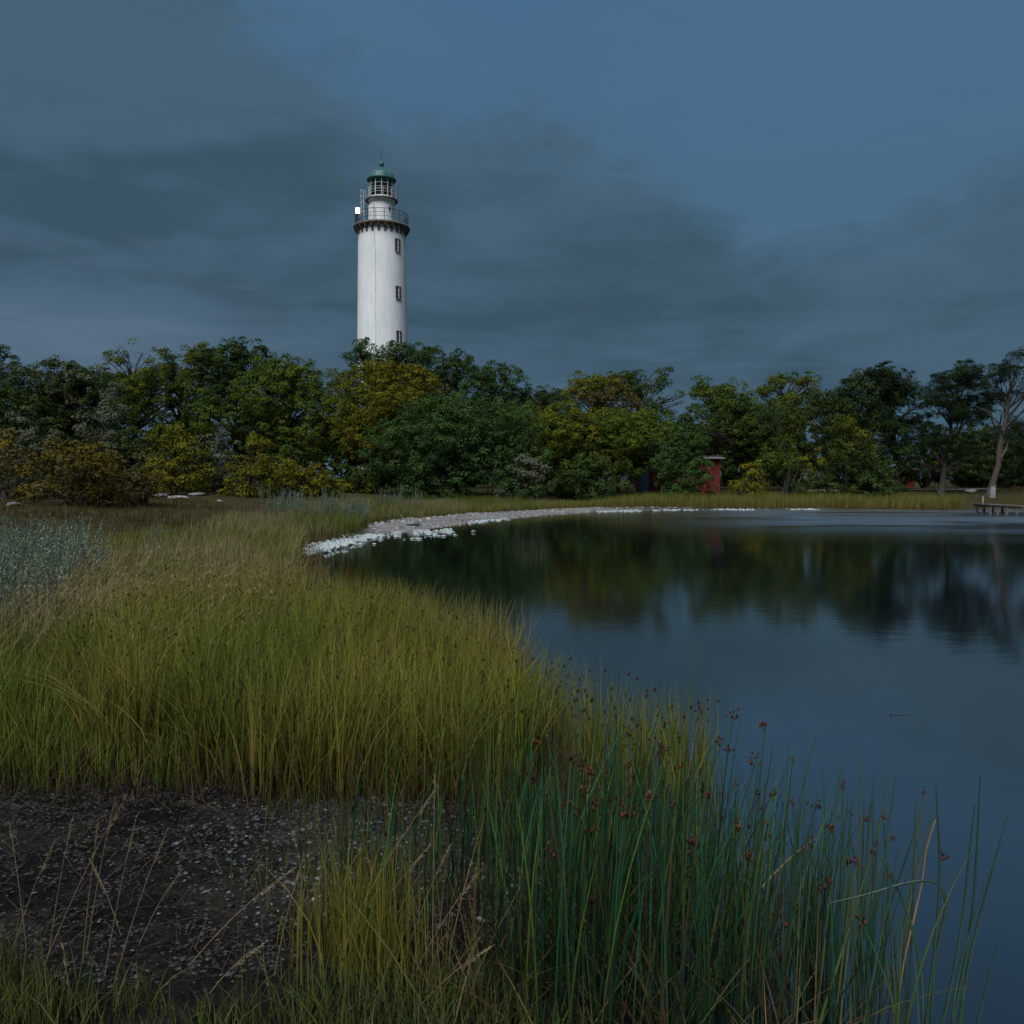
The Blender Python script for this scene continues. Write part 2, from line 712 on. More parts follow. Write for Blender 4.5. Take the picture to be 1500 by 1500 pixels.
def clear_glass(name):
    m, t, b = new_mat(name)
    tr = nd(t, 'ShaderNodeBsdfTransparent')
    tr.inputs[0].default_value = (.90, .95, .95, 1)
    gl = nd(t, 'ShaderNodeBsdfGlossy')
    gl.inputs['Roughness'].default_value = .04
    fr = nd(t, 'ShaderNodeFresnel')
    fr.inputs[0].default_value = 1.5
    mx = nd(t, 'ShaderNodeMixShader')
    t.links.new(fr.outputs[0], mx.inputs[0])
    t.links.new(tr.outputs[0], mx.inputs[1])
    t.links.new(gl.outputs[0], mx.inputs[2])
    out = [n for n in t.nodes if n.type == 'OUTPUT_MATERIAL'][0]
    t.links.new(mx.outputs[0], out.inputs['Surface'])
    return m


M_PANE = glass_mat('window_glass', (.03, .035, .04))
M_LANTERNGLASS = clear_glass('lantern_glass')
M_LENS = glass_mat('lens_glass', (.10, .11, .09), .12)
M_PALEPAINT = plain('pale_paint', (.62, .64, .63), .6, 0, .12, 5)
M_FRAME = plain('faded_frame_paint', (.30, .24, .22), .7, 0, .3, 12)
M_REVEAL = plain('window_reveal', (.05, .05, .055), .8, 0, .2, 8)


def build_lighthouse():
    D = 85.0
    c = at_depth(561.5, 700, D)
    bx, by = c[0], c[1]
    bz = tz(bx, by)
    root = empty('lighthouse', (bx, by, bz), 'tall white round lighthouse tower with a green copper dome rising behind the trees', 'lighthouse')
    # local frame: z above bz ; -y towards the camera side
    face = math.atan2(-bx, by)      # rotate so local -y points at the camera
    root.rotation_euler = (0, 0, face)
    Z = lambda z: z - bz
    r0, r1 = 2.72, 2.30
    zt = Z(26.05)
    b = MB()
    prof = [(3.05, -.4), (3.05, .7), (2.85, .85)]
    for k in range(13):
        f = k / 12
        prof.append((r0 + (r1 - r0) * f ** .8, .85 + (zt - .85) * f))
    b.lathe(prof, 96)
    wall = b.build('tower_wall', M_WHITE, root)
    rad = lambda z: r0 + (r1 - r0) * (max(0, (z - .85)) / (zt - .85)) ** .8
    # fine cracks / a cable running down the front
    b = MB()
    a0 = R(-90 - 15)
    pts = []
    zz = zt - .2
    random.seed(3)
    while zz > 8:
        a = a0 + R(random.uniform(-.35, .35)) - (R(5.5) * max(0, (zz - (zt - 2.6)) / 2.6))
        r = rad(zz) + .004
        pts.append((r * math.cos(a), r * math.sin(a), zz))
        zz -= .35
    b.tube(pts, [.014 + .012 * random.random() for _ in pts], 4)
    b.build('lightning_cable', plain('cable', (.30, .31, .32), .7), root)
    # windows
    for zc in (24.15, 19.60, 15.30, 10.6, 5.6):
        z = Z(zc)
        a = R(-90 + 40)
        r = rad(z)
        w, h = .48, 1.10
        ux = Vector((math.cos(a), math.sin(a), 0))
        uy = Vector((-math.sin(a), math.cos(a), 0))
        ctr = ux * (r - .02) + Vector((0, 0, z))
        rz = a + math.pi / 2
        bb = MB()
        for s in (-1, 1):
            bb.box(ctr + uy * s * (w / 2 + .03) + ux * .0, (.10, .16, h + .16), rz)
        bb.box(ctr + Vector((0, 0, h / 2 + .04)), (w + .02, .16, .10), rz)
        win = bb.build('window', M_REVEAL, root)
        bb = MB().box(ctr + ux * .015, (w - .03, .06, h), rz)
        bb.build('window_pane', M_PANE, win)
        bb = MB()
        bb.box(ctr + ux * .055 + uy * .04, (.09, .03, h - .05), rz)
        for kz in (-.2, .2):
            bb.box(ctr + ux * .05 + Vector((0, 0, kz)), (w - .06, .022, .035), rz)
        bb.build('window_frame', M_PALEPAINT, win)
        bb = MB().box(ctr + ux * .06 - Vector((0, 0, h / 2 + .05)), (w + .14, .18, .07), rz)
        bb.build('window_sill', M_FRAME, win)
    # gallery: ring of brackets, floor, railing
    n = 24
    brm = None
    for k in range(n):
        a = 2 * math.pi * (k + .5) / n
        if brm is None:
            bb = MB()
            prof2 = [(r1 - .05, -.66), (r1 + .08, -.64), (r1 + .12, -.42), (r1 + .33, -.20), (r1 + .40, 0), (r1 - .05, 0)]
            w = .20
            V = [(p[0], s * w / 2, p[1]) for s in (-1, 1) for p in prof2]
            m_ = len(prof2)
            F = [tuple(range(m_ - 1, -1, -1)), tuple(range(m_, 2 * m_))]
            F += [(i, (i + 1) % m_, (i + 1) % m_ + m_, i + m_) for i in range(m_)]
            bb.add(V, F)
            o = bb.build('gallery_bracket', M_STONE_TRIM, root)
            brm = o.data
        else:
            o = link('gallery_bracket', brm, root)
        o.location = (0, 0, zt)
        o.rotation_euler = (0, 0, a)
    b = MB()
    b.lathe([(2.60, zt + .002), (2.74, zt + .05), (2.78, zt + .14), (2.72, zt + .22), (2.70, zt + .27)], 72)
    b.build('gallery_floor', M_STONE_TRIM, root)
    zf = zt + .27
    rr = 2.58
    pm = None
    for k in range(20):
        a = 2 * math.pi * (k + .3) / 20
        if pm is None:
            o = MB().tube([(rr, 0, -.03), (rr, 0, 1.12)], .028, 6).build('railing_post', M_DKMETAL, root)
            pm = o.data
        else:
            o = link('railing_post', pm, root)
        o.location = (0, 0, zf)
        o.rotation_euler = (0, 0, a)
    for hz, rd in ((1.12, .03), (.76, .018), (.40, .018)):
        b = MB()
        ring = [(rr * math.cos(2 * math.pi * k / 60), rr * math.sin(2 * math.pi * k / 60), zf + hz) for k in range(61)]
        b.tube(ring, rd, 5, False)
        b.build('railing_rail', M_DKMETAL, root)
    # fine mesh infill of the railing: thin upright bars
    b = MB()
    for k in range(120):
        a = 2 * math.pi * k / 120
        b.tube([(rr * math.cos(a), rr * math.sin(a), zf), (rr * math.cos(a), rr * math.sin(a), zf + 1.1)], .0055, 3, False)
    b.build('railing_bars', M_DKMETAL, root)
    # watch room
    b = MB()
    b.lathe([(1.32, zf - .05), (1.32, zf + .12), (1.24, zf + .16), (1.22, zf + 2.42), (1.34, zf + 2.50), (1.34, zf + 2.56)], 48)
    b.build('watch_room', M_WHITE, root)
    # porch-like door box at the left of the watch room
    ad = R(-90 - 52)
    ux = Vector((math.cos(ad), math.sin(ad), 0))
    door = MB().box(ux * 1.26 + Vector((0, 0, zf + .98)), (.78, .10, 1.9), ad + math.pi / 2).build('watch_room_door', M_PALEPAINT, root)
    MB().box(ux * 1.335 + Vector((-.08, -.18, zf + .98)), (.05, .05, .18), ad + math.pi / 2).build('door_handle', M_DKMETAL, door)
    ad = R(-90 + 38)
    ux = Vector((math.cos(ad), math.sin(ad), 0))
    MB().box(ux * 1.23 + Vector((0, 0, zf + 1.55)), (.16, .06, .40), ad + math.pi / 2).build('vent_slot', M_REVEAL, root)
    # upper walkway and its rail
    zu = zf + 2.56
    b = MB()
    b.lathe([(1.50, zu - .06), (1.60, zu - .05), (1.60, zu + .03), (1.50, zu + .04)], 56)
    b.build('upper_walkway', M_STONE_TRIM, root)
    pm = None
    for k in range(12):
        a = 2 * math.pi * (k + .2) / 12
        if pm is None:
            o = MB().tube([(1.54, 0, 0), (1.54, 0, .95)], .016, 5).build('walkway_post', M_PALEPAINT, root)
            pm = o.data
        else:
            o = link('walkway_post', pm, root)
        o.location = (0, 0, zu + .02)
        o.rotation_euler = (0, 0, a)
    for hz in (.5, .97):
        ring = [(1.54 * math.cos(2 * math.pi * k / 48), 1.54 * math.sin(2 * math.pi * k / 48), zu + hz) for k in range(49)]
        MB().tube(ring, .016, 4, False).build('walkway_rail', M_PALEPAINT, root)
    # lantern room
    zl = zu + .04
    hl = 1.86
    rl = 1.16
    MB().lathe([(rl + .05, zl), (rl + .05, zl + .22), (rl - .02, zl + .26)], 36).build('lantern_base', M_PALEPAINT, root)
    npn = 12
    gm = mm = None
    for k in range(npn):
        a = 2 * math.pi * k / npn
        if mm is None:
            o = MB().box((rl, 0, hl / 2 + .1), (.07, .06, hl - .2)).build('lantern_mullion', M_PALEPAINT, root)
            mm = o.data
        else:
            o = link('lantern_mullion', mm, root)
        o.location = (0, 0, zl)
        o.rotation_euler = (0, 0, a)
        half = math.pi / npn
        if gm is None:
            wv = 2 * rl * math.sin(half) - .07
            o = MB().box((rl * math.cos(half), 0, hl / 2 + .12), (.02, wv, hl - .28)).build('lantern_pane', M_LANTERNGLASS, root)
            gm = o.data
        else:
            o = link('lantern_pane', gm, root)
        o.location = (0, 0, zl)
        o.rotation_euler = (0, 0, a + half)
    for hz in (.85, 1.42):
        ring = [(rl * math.cos(2 * math.pi * k / 48), rl * math.sin(2 * math.pi * k / 48), zl + hz) for k in range(49)]
        MB().tube(ring, .022, 4, False).build('lantern_glazing_ring', M_PALEPAINT, root)
    # curtain of pale blind panels at both sides and the lens inside
    MB().lathe([(.30, zl + .2), (.34, zl + .5), (.52, zl + .62), (.62, zl + 1.0), (.60, zl + 1.35), (.42, zl + 1.62), (.2, zl + 1.75)], 28).build('lens', M_LENS, root)
    for s in (-1, 1):
        b = MB()
        V, F = [], []
        m_ = 9
        for j in range(m_ + 1):
            a = R(-90 + s * (44 + 62 * j / m_))
            for r_, z_ in ((1.06, zl + .26), (1.06, zl + 1.72), (1.04, zl + 1.72), (1.04, zl + .26)):
                V.append((r_ * math.cos(a), r_ * math.sin(a), z_))
        for j in range(m_):
            for q in range(4):
                q2 = (q + 1) % 4
                F.append((j * 4 + q, j * 4 + q2, (j + 1) * 4 + q2, (j + 1) * 4 + q))
        b.add(V, F)
        b.build('lantern_blind', M_PALEPAINT, root)
    # dome
    ze = zl + hl
    prof3 = [(1.16, ze - .08), (1.34, ze - .02), (1.44, ze + .06), (1.44, ze + .14), (1.28, ze + .20)]
    for k in range(1, 10):
        a = math.pi / 2 * k / 10
        prof3.append((1.24 * math.cos(a) ** 1.0, ze + .20 + 1.02 * math.sin(a)))
    prof3 += [(.20, ze + 1.24), (.16, ze + 1.32)]
    dome = MB().lathe(prof3, 48).build('dome_roof', M_COPPER, root)
    ribm = None
    for k in range(12):
        pts = [(1.255 * math.cos(math.pi / 2 * q / 8), 0, ze + .20 + 1.035 * math.sin(math.pi / 2 * q / 8)) for q in range(8)]
        if ribm is None:
            o = MB().tube(pts, .028, 4).build('dome_rib', M_COPPER, dome)
            ribm = o.data
        else:
            o = link('dome_rib', ribm, dome)
        o.rotation_euler = (0, 0, 2 * math.pi * (k + .5) / 12)
    zb = ze + 1.30
    MB().lathe([(.17, zb - .04), (.15, zb + .12), (.20, zb + .16), (.26, zb + .30), (.26, zb + .42), (.19, zb + .56), (.08, zb + .64), (.04, zb + .72)], 20).build('ball_finial', M_COPPER, dome)
    MB().tube([(0, 0, zb + .6), (0, 0, zb + 2.2)], [.022, .010], 6).build('lightning_rod', M_DKMETAL, dome)
    # antenna frame left of the lantern, standing on the gallery
    b = MB()
    for dx, h in ((-1.98, 3.35), (-1.72, 3.3)):
        b.tube([(dx, -.75, zf), (dx, -.75, zf + h)], .022, 5)
    for hz in (1.3, 2.1, 2.7, 3.28):
        b.tube([(-2.12, -.75, zf + hz), (-1.60, -.75, zf + hz)], .014, 4)
    for k in range(4):
        b.tube([(-1.98, -.75, zf + .9 + .55 * k), (-1.72, -.75, zf + 1.45 + .55 * k)], .010, 4)
    b.build('antenna_frame', M_PALEPAINT, root)
    MB().tube([(1.5, -.5, zu), (1.62, -.55, zu + 1.55)], .018, 5).build('whip_antenna', M_DKMETAL, root)
    # lit signal lamp on the rail
    lx, ly = -2.30, -1.16
    lamp = MB().tube([(lx, ly, zf + .02), (lx, ly, zf + .80)], .035, 6).build('signal_lamp', M_DKMETAL, root)
    tag(lamp, 'bright white lit signal lamp on the gallery rail')
    MB().box((lx, ly, zf + .83), (.34, .30, .07)).build('lamp_bracket', M_STONE_TRIM, lamp)
    m, t, bs = new_mat('lamp_light')
    bs.inputs['Base Color'].default_value = (.9, .9, .9, 1)
    bs.inputs['Emission Color'].default_value = (1, .95, .95, 1)
    bs.inputs['Emission Strength'].default_value = 2.6
    MB().lathe([(.17, zf + .87), (.21, zf + .90), (.21, zf + 1.40), (.16, zf + 1.44)], 16, (lx, ly)).build('lamp_glass', m, lamp)
    MB().lathe([(.19, zf + 1.44), (.10, zf + 1.50)], 12, (lx, ly)).build('lamp_cap', M_DKMETAL, lamp)
    # entrance at the foot
    ae = R(-90)
    MB().box((0, -rad(1.5) - .25, 1.35), (1.1, .5, 2.1)).build('entrance_door', plain('door_green', (.05, .09, .07)), root)


build_lighthouse()


# ------------------------------------------------------------------ trees
def unit(v):
    return v / np.maximum(np.linalg.norm(v, axis=-1, keepdims=True), 1e-9)


def leaf_mesh(name, P, N, size, col, aspect=.6, mat=None, spread=.42):
    """one pointed leaf per row"""
    n = len(P)
    rv = rng.normal(size=(n, 3))
    N = unit(N + rv * spread)
    a = unit(np.cross(N, rng.normal(size=(n, 3))))
    b = np.cross(N, a)
    s = size[:, None]
    V = np.stack([P - b * s * aspect * .5 - a * s * .4, P + b * s * aspect * .5 - a * s * .4, P + a * s * .6], 1).reshape(-1, 3)
    F = np.arange(3 * n, dtype=np.int32).reshape(n, 3)
    C = np.repeat(col, 3, axis=0)
    return np_mesh(name, V, F, mat or M_LEAF, C)


PAL = {   # leaf albedo pairs
    'dark':   ((.018, .034, .009), (.052, .076, .017)),
    'green':  ((.036, .064, .010), (.092, .124, .018)),
    'deep':   ((.022, .050, .014), (.056, .096, .025)),
    'olive':  ((.060, .070, .008), (.136, .136, .013)),
    'gold':   ((.078, .072, .008), (.155, .134, .013)),
    'autumn': ((.066, .054, .009), (.130, .100, .014)),
    'brown':  ((.060, .048, .018), (.108, .086, .032)),
    'grey':   ((.060, .070, .040), (.120, .134, .086)),
    'pine':   ((.008, .017, .007), (.022, .036, .013)),
}


def make_tree(name, label, cat, px, top, hw, Y, pal, form='oak', lean=0.0, open_=0.0, base_px=None, group=None, skirt=.03, bark=None, dens=1.0, pal2=None, mix=.25, leaf=1.0):
    X = (px - 750) / FPX * Y
    bx = ((base_px if base_px is not None else px) - 750) / FPX * Y
    gz = tz(bx, Y)
    ztop = at_depth(px, top, Y)[2]
    H = ztop - gz
    W = hw / FPX * Y * {'oak': 1.2, 'bush': 1.08, 'pine': .98}[form]
    root = empty(name, (bx, Y, gz), label, cat, group)
    dx = X - bx
    lim = []
    tr = MB()
    bark = bark or (M_PINEBARK if form == 'pine' else M_BARK)
    blobs = []
    if form == 'oak':
        nb = int(11 + W * 2.2)
        for k in range(nb):
            f = rng.rand()
            zc = H * (skirt + .20 + (1 - skirt - .34) * f)
            env = math.sqrt(max(.05, 1 - ((f - .42) / .75) ** 2))
            a = rng.rand() * 6.283
            q = W * env * (.20 + .50 * rng.rand())
            r = W * (.36 + .17 * rng.rand()) * (1 if f < .75 else .8)
            blobs.append((dx + math.cos(a) * q, math.sin(a) * q * .8, min(zc, H - r * .8), r, r * (.62 + .2 * rng.rand())))
        # the highest blobs define the skyline
        for k in range(6):
            r = W * (.24 + .14 * rng.rand())
            blobs.append((dx + W * (rng.rand() - .5) * .95, W * (rng.rand() - .5) * .6, H - r * (.75 + 1.2 * rng.rand() * (k > 0)), r, r * .8))
        # small tufts that break the outline
        for k in range(16):
            a = rng.uniform(-.15, math.pi + .15)
            r = W * rng.uniform(.09, .16)
            blobs.append((dx + math.cos(a) * W * rng.uniform(.78, .98), W * (rng.rand() - .6) * .8, H * .60 + math.sin(a) * (H * .40 - r) * rng.uniform(.86, 1.0), r, r * 1.05))
    elif form == 'bush':
        nb = int(10 + W * 3)
        for k in range(nb):
            f = rng.rand()
            zc = H * (.10 + .66 * f)
            env = math.sqrt(max(.05, 1 - (f / 1.15) ** 2))
            a = rng.rand() * 6.283
            q = W * env * (.25 + .55 * rng.rand())
            r = max(.25, W * (.24 + .16 * rng.rand()))
            blobs.append((dx + math.cos(a) * q, math.sin(a) * q * .75, min(zc, H - r * .7), r, min(r * .8, zc * .9 + .05)))
        for k in range(2):
            r = W * .26
            blobs.append((dx + W * (rng.rand() - .5) * .6, 0, H - r * .8, r, r * .8))
    elif form == 'pine':
        nb = int(20 + W * 4)
        for k in range(nb):
            f = rng.rand() ** .8
            zc = H * (skirt + (1 - skirt - .06) * f)
            env = .35 + .65 * math.sqrt(max(.02, 1 - ((f - .45) / .62) ** 2))
            a = rng.rand() * 6.283
            q = W * env * (.25 + .60 * rng.rand())
            r = W * (.26 + .16 * rng.rand())
            blobs.append((dx * (zc / H) + math.cos(a) * q, math.sin(a) * q, min(zc, H - r * .45), r, r * (.42 + .15 * rng.rand())))
        r = W * .26
        blobs.append((dx + W * .1, 0, H - r * .5, r, r * .5))
    # trunk
    tr_r = {'oak': .022, 'pine': .020, 'bush': .014}[form] * H + .03
    tt = .78 if form != 'bush' else .5
    np_ = 8
    tp = []
    wob = rng.normal(size=(np_, 2)) * H * .009
    for k in range(np_):
        f = k / (np_ - 1)
        tp.append((dx * f * (.9 if form == 'pine' else .6) + wob[k, 0] * (k > 0), wob[k, 1] * (k > 0), -.12 + (H * tt + .12) * f))
    tr.tube(tp, [tr_r * (1.35 if k == 0 else 1) * (1 - .72 * k / (np_ - 1)) for k in range(np_)], 8)
    if form == 'bush':
        for k in range(5):
            a = rng.rand() * 6.28
            e = (dx + math.cos(a) * W * .6, math.sin(a) * W * .5, H * (.45 + .3 * rng.rand()))
            b0 = (math.cos(a) * .12, math.sin(a) * .12, -.08)
            mid = tuple(.5 * (b0[i] + e[i]) + rng.normal() * .08 for i in range(3))
            tr.tube([b0, mid, e], [tr_r * .8, tr_r * .55, tr_r * .2], 5)
    for (x, y, z, r, rz) in blobs:
        f = min(.95, max(.22, (z / H - .18) / tt))
        i = f * (np_ - 1)
        i0 = int(i)
        p0 = Vector(tp[i0]).lerp(Vector(tp[min(i0 + 1, np_ - 1)]), i - i0)
        p1 = Vector((x, y, z))
        mid = p0.lerp(p1, .5) + Vector((rng.normal() * .12, rng.normal() * .12, (.10 if form != 'pine' else -.05) * (p1 - p0).length))
        rr = tr_r * (1 - .72 * f) * .62
        tr.tube([p0, mid, p1], [rr, rr * .65, rr * .25], 5, False)
        for q in range(3):
            d = Vector(unit(rng.normal(size=3))) * r * .85
            d.z = abs(d.z) * .6
            tr.tube([mid.lerp(p1, .4 + .3 * q), p1 + d], [rr * .35, rr * .12], 4, False)
    tr.build('trunk', bark, root)
    # foliage
    P, N, C = [], [], []
    lo, hi = (np.array(c) for c in PAL[pal])
    lo2, hi2 = (np.array(c) for c in PAL[pal2 or pal])
    for (x, y, z, r, rz) in blobs:
        area = 4 * math.pi * r * r * .8
        ncl = int(area * 1.35 * dens * (1.35 if form == 'bush' else 1) * (1 - .45 * open_)) + 2
        d = unit(rng.normal(size=(ncl, 3)))
        rad_ = (.50 + .50 * rng.rand(ncl) ** .6)[:, None]
        c = np.array([x, y, z]) + d * rad_ * np.array([r, r, rz])
        if open_ > 0:
            keep = fbm(c[:, 0] * 1.3 + bx, c[:, 2] * 1.3 + px) > (.34 + .16 * open_)
            c, d = c[keep], d[keep]
        m = len(c)
        if m == 0:
            continue
        tone = np.clip(rng.normal(.5, .30, m), 0, 1.1)
        usealt = rng.rand() < mix
        nl = 54 if form != 'pine' else 62
        cr = rng.uniform(.26, .52, m) * (1 if form != 'bush' else .85)
        q = m * nl
        dd = unit(rng.normal(size=(q, 3)) + np.repeat(d, nl, 0) * .75 + np.array([0, 0, .65]))
        sq = np.array([1, 1, .72]) if form != 'pine' else np.array([1, 1, .5])
        pts = np.repeat(c, nl, 0) + dd * sq * (np.repeat(cr, nl) * (.62 + .48 * rng.rand(q)))[:, None]
        nr = unit(dd + np.array([0, 0, .35]))
        a_, b_ = (lo2, hi2) if usealt else (lo, hi)
        tn = np.clip(np.repeat(tone, nl) + rng.normal(0, .11, q), 0, 1.25)[:, None]
        P.append(pts)
        N.append(nr)
        C.append(a_ * (1 - tn) + b_ * tn)
    P = np.concatenate(P)
    N = np.concatenate(N)
    C = np.concatenate(C)
    k_ = (P[:, 1] < W * .15) | (rng.rand(len(P)) < .38)
    P, N, C = P[k_], N[k_], C[k_]
    P[:, 2] = np.maximum(P[:, 2], .03 + .15 * rng.rand(len(P)))
    sz = rng.uniform(.095, .175, len(P)) * (1 if form != 'pine' else 1.05) * (Y / 58) ** .3 * leaf
    me = leaf_mesh('crown', P, N, sz, C, .66 if form != 'pine' else .30)
    link('crown', me, root)
    return root


G_T = 'trees of the wood behind the pond'
TREES = [
    # name, label, px, top, hw, depth, palette, form, kwargs
    ('oak_tree', 'dark oak cut off by the left edge of the picture, highest there', -12, 498, 46, 60, 'dark', 'oak', {}),
    ('oak_tree', 'broad low-topped dark tree at the far left, above the tawny shrubs', 85, 529, 92, 57, 'dark', 'oak', dict(pal2='grey', mix=.15)),
    ('oak_tree', 'airy oak with sky showing through its crown, left of the lighthouse', 196, 500, 62, 62, 'green', 'oak', dict(open_=.75, skirt=.25, pal2='olive')),
    ('oak_tree', 'olive-topped oak between the airy oak and the tall dark oak', 266, 505, 66, 63, 'green', 'oak', dict(open_=.35, pal2='olive', mix=.4)),
    ('oak_tree', 'tall dark flat-topped oak, the highest left of the lighthouse', 345, 499, 66, 62, 'dark', 'oak', dict(pal2='green', mix=.3)),
    ('oak_tree', 'mid-green leafy oak just left of the golden olive tree', 425, 521, 72, 58, 'green', 'oak', dict(skirt=.05)),
    ('oak_tree', 'dark leafy tree whose top overlaps the foot of the lighthouse', 546, 497, 50, 74, 'deep', 'oak', dict(open_=.3)),
    ('oak_tree', 'golden olive oak standing directly below the lighthouse', 562, 528, 84, 57, 'olive', 'oak', dict(pal2='gold', mix=.2, skirt=.12)),
    ('oak_tree', 'dark tree with its top right under the lowest lighthouse window', 604, 503, 48, 72, 'deep', 'oak', dict(pal2='olive', mix=.2)),
    ('oak_tree', 'deep green tree just right of the lighthouse, tallest there', 655, 511, 54, 67, 'dark', 'oak', dict(open_=.15)),
    ('oak_tree', 'dark green tree on the slope of the skyline right of the lighthouse', 722, 535, 52, 66, 'deep', 'oak', {}),
    ('oak_tree', 'big round deep green tree in the middle, leafy down to the ground', 672, 578, 104, 50, 'deep', 'oak', dict(skirt=0.0)),
    ('oak_tree', 'dark tree at the lowest dip of the middle skyline', 792, 570, 58, 66, 'dark', 'oak', {}),
    ('oak_tree', 'yellow-green tree with soft rounded crown in the middle front', 800, 590, 66, 54, 'olive', 'oak', dict(pal2='green', mix=.4, skirt=.02)),
    ('oak_tree', 'brownish olive oak left of the airy tree in the centre right', 872, 545, 54, 60, 'olive', 'oak', dict(pal2='brown', mix=.3, skirt=.1)),
    ('oak_tree', 'airy round-topped oak, highest of the centre right skyline', 936, 533, 64, 64, 'green', 'oak', dict(open_=.7, skirt=.2, pal2='dark')),
    ('oak_tree', 'spreading dull green oak with grey limbs left of the red shed', 905, 600, 76, 55, 'olive', 'oak', dict(pal2='green', mix=.6, skirt=.05)),
    ('dense_tree', 'dense round dark bush-like tree covering the middle of the red shed', 1000, 622, 57, 50, 'deep', 'bush', dict(dens=1.3)),
    ('oak_tree', 'bright-edged oak with a flat layered top behind the red shed', 1046, 556, 46, 62, 'green', 'oak', dict(skirt=.2, open_=.2)),
    ('oak_tree', 'mid-green oak right behind the end of the red shed', 1095, 580, 62, 60, 'dark', 'oak', dict(pal2='green', mix=.4, open_=.2)),
    ('oak_tree', 'ragged open tree with thin top right of the red shed', 1152, 542, 54, 66, 'olive', 'oak', dict(open_=.65, skirt=.2, pal2='green', mix=.5)),
    ('oak_tree', 'low dark tree filling the gap beside the ragged open tree', 1212, 566, 48, 64, 'dark', 'oak', dict(open_=.3)),
    ('pine_tree', 'dense broad dark pine with a wide top, leftmost of the pines', 1284, 534, 66, 60, 'pine', 'oak', dict(base_px=1322, skirt=.18, pal2='dark', mix=.5, open_=.1, bark=M_PINEBARK)),
    ('dense_tree', 'large rounded olive-green bush at the waterside right of centre', 1242, 610, 70, 51, 'dark', 'bush', dict(pal2='olive', mix=.25, dens=1.25)),
    ('dense_tree', 'small green bush between the yellow shrub and the large rounded bush', 1148, 640, 46, 52, 'dark', 'bush', dict(pal2='green', mix=.4)),
    ('yellow_shrub', 'low yellow-green shrub beside the right end of the red shed', 1094, 682, 30, 50, 'olive', 'bush', dict(pal2='gold', mix=.3)),
    ('pine_tree', 'black-green clumpy pine with a slanting bare trunk, second from right', 1402, 530, 58, 56, 'pine', 'pine', dict(base_px=1378, skirt=.20, dens=2.0)),
    ('pine_tree', 'pine with bare spreading branches and a long slanting trunk at right', 1482, 511, 52, 54, 'pine', 'pine', dict(base_px=1449, skirt=.40, dens=1.7, open_=.2, bark=M_PINEBARK)),
    ('pine_tree', 'dark pine cut off by the right edge of the picture', 1530, 560, 60, 60, 'pine', 'pine', dict(skirt=.2, dens=1.8)),
    ('dense_shrub', 'dark bush in front of the small red shed at right', 1322, 676, 20, 58, 'pine', 'bush', dict(pal2='dark', mix=.4)),
    ('dense_tree', 'dark low evergreen behind the slanting pine trunks', 1352, 615, 56, 68, 'pine', 'bush', dict(pal2='dark', mix=.4)),
    ('dense_tree', 'dark evergreen mass behind the rightmost pine trunk', 1456, 628, 70, 70, 'pine', 'bush', dict(pal2='dark', mix=.4)),
]
for (nm, lb, px, top, hw, Y, pal, form, kw) in TREES:
    make_tree(nm, lb, 'shrub' if 'shrub' in nm else 'tree', px, top, hw, Y, pal, form, **kw)

SHRUBS = [
    ('willow_shrub', 'grey-green willow shrub above the tawny thicket at far left', 40, 596, 66, 44, 'grey', 'bush', dict(pal2='dark', mix=.4)),
    ('willow_shrub', 'dull grey-green shrub under the airy oak', 176, 588, 70, 46, 'grey', 'bush', dict(pal2='dark', mix=.55)),
    ('thorn_shrub', 'tawny yellow shrub cut by the left edge of the picture', 10, 632, 56, 32, 'autumn', 'bush', dict(pal2='brown', mix=.5, open_=.2)),
    ('thorn_shrub', 'widest rusty-yellow thorn shrub with bare crooked stems, at left', 118, 648, 82, 30.5, 'autumn', 'bush', dict(pal2='brown', mix=.4, open_=.25)),
    ('thorn_shrub', 'brownish thorn shrub just right of the widest rusty-yellow one', 205, 660, 48, 32, 'brown', 'bush', dict(pal2='autumn', mix=.5, open_=.2)),
    ('yellow_shrub', 'yellow-green shrub left of the pale half-bare shrub', 258, 622, 56, 41, 'olive', 'bush', dict(pal2='gold', mix=.4)),
    ('bare_shrub', 'pale grey half-bare twiggy shrub in the left thicket', 318, 622, 42, 42, 'grey', 'bush', dict(open_=.75, bark=M_GREYBARK, pal2='brown')),
    ('yellow_shrub', 'golden shrub right of the pale half-bare shrub', 368, 640, 44, 41, 'gold', 'bush', dict(pal2='olive', mix=.5)),
    ('dense_shrub', 'low dark shrub at the foot of the mid-green oak', 418, 676, 46, 44, 'olive', 'bush', dict(pal2='gold', mix=.35)),
    ('yellow_shrub', 'small golden shrub beside the dark hollow under the golden oak', 468, 684, 40, 45, 'gold', 'bush', dict(pal2='olive', mix=.5)),
    ('dense_shrub', 'dark low shrub in the hollow under the golden oak', 545, 682, 54, 50, 'dark', 'bush', dict(pal2='olive', mix=.2)),
    ('dense_shrub', 'grey-green rounded shrub at the shore right of the big round tree', 765, 640, 56, 48, 'deep', 'bush', dict(pal2='grey', mix=.35)),
    ('dense_shrub', 'low dark shrub in front of the middle of the red shed', 1012, 676, 18, 49, 'deep', 'bush', dict(pal2='dark', mix=.4)),
    ('dense_shrub', 'dark shrub under the spreading oak left of the red shed', 866, 668, 52, 52, 'dark', 'bush', dict(pal2='deep', mix=.3)),
    ('dense_shrub', 'low dark thicket below the left thorn shrubs', 60, 690, 60, 34, 'brown', 'bush', dict(pal2='dark', mix=.4)),
    ('dense_shrub', 'low dark thicket under the golden and half-bare shrubs', 300, 690, 60, 45, 'dark', 'bush', dict(pal2='olive', mix=.3)),
]
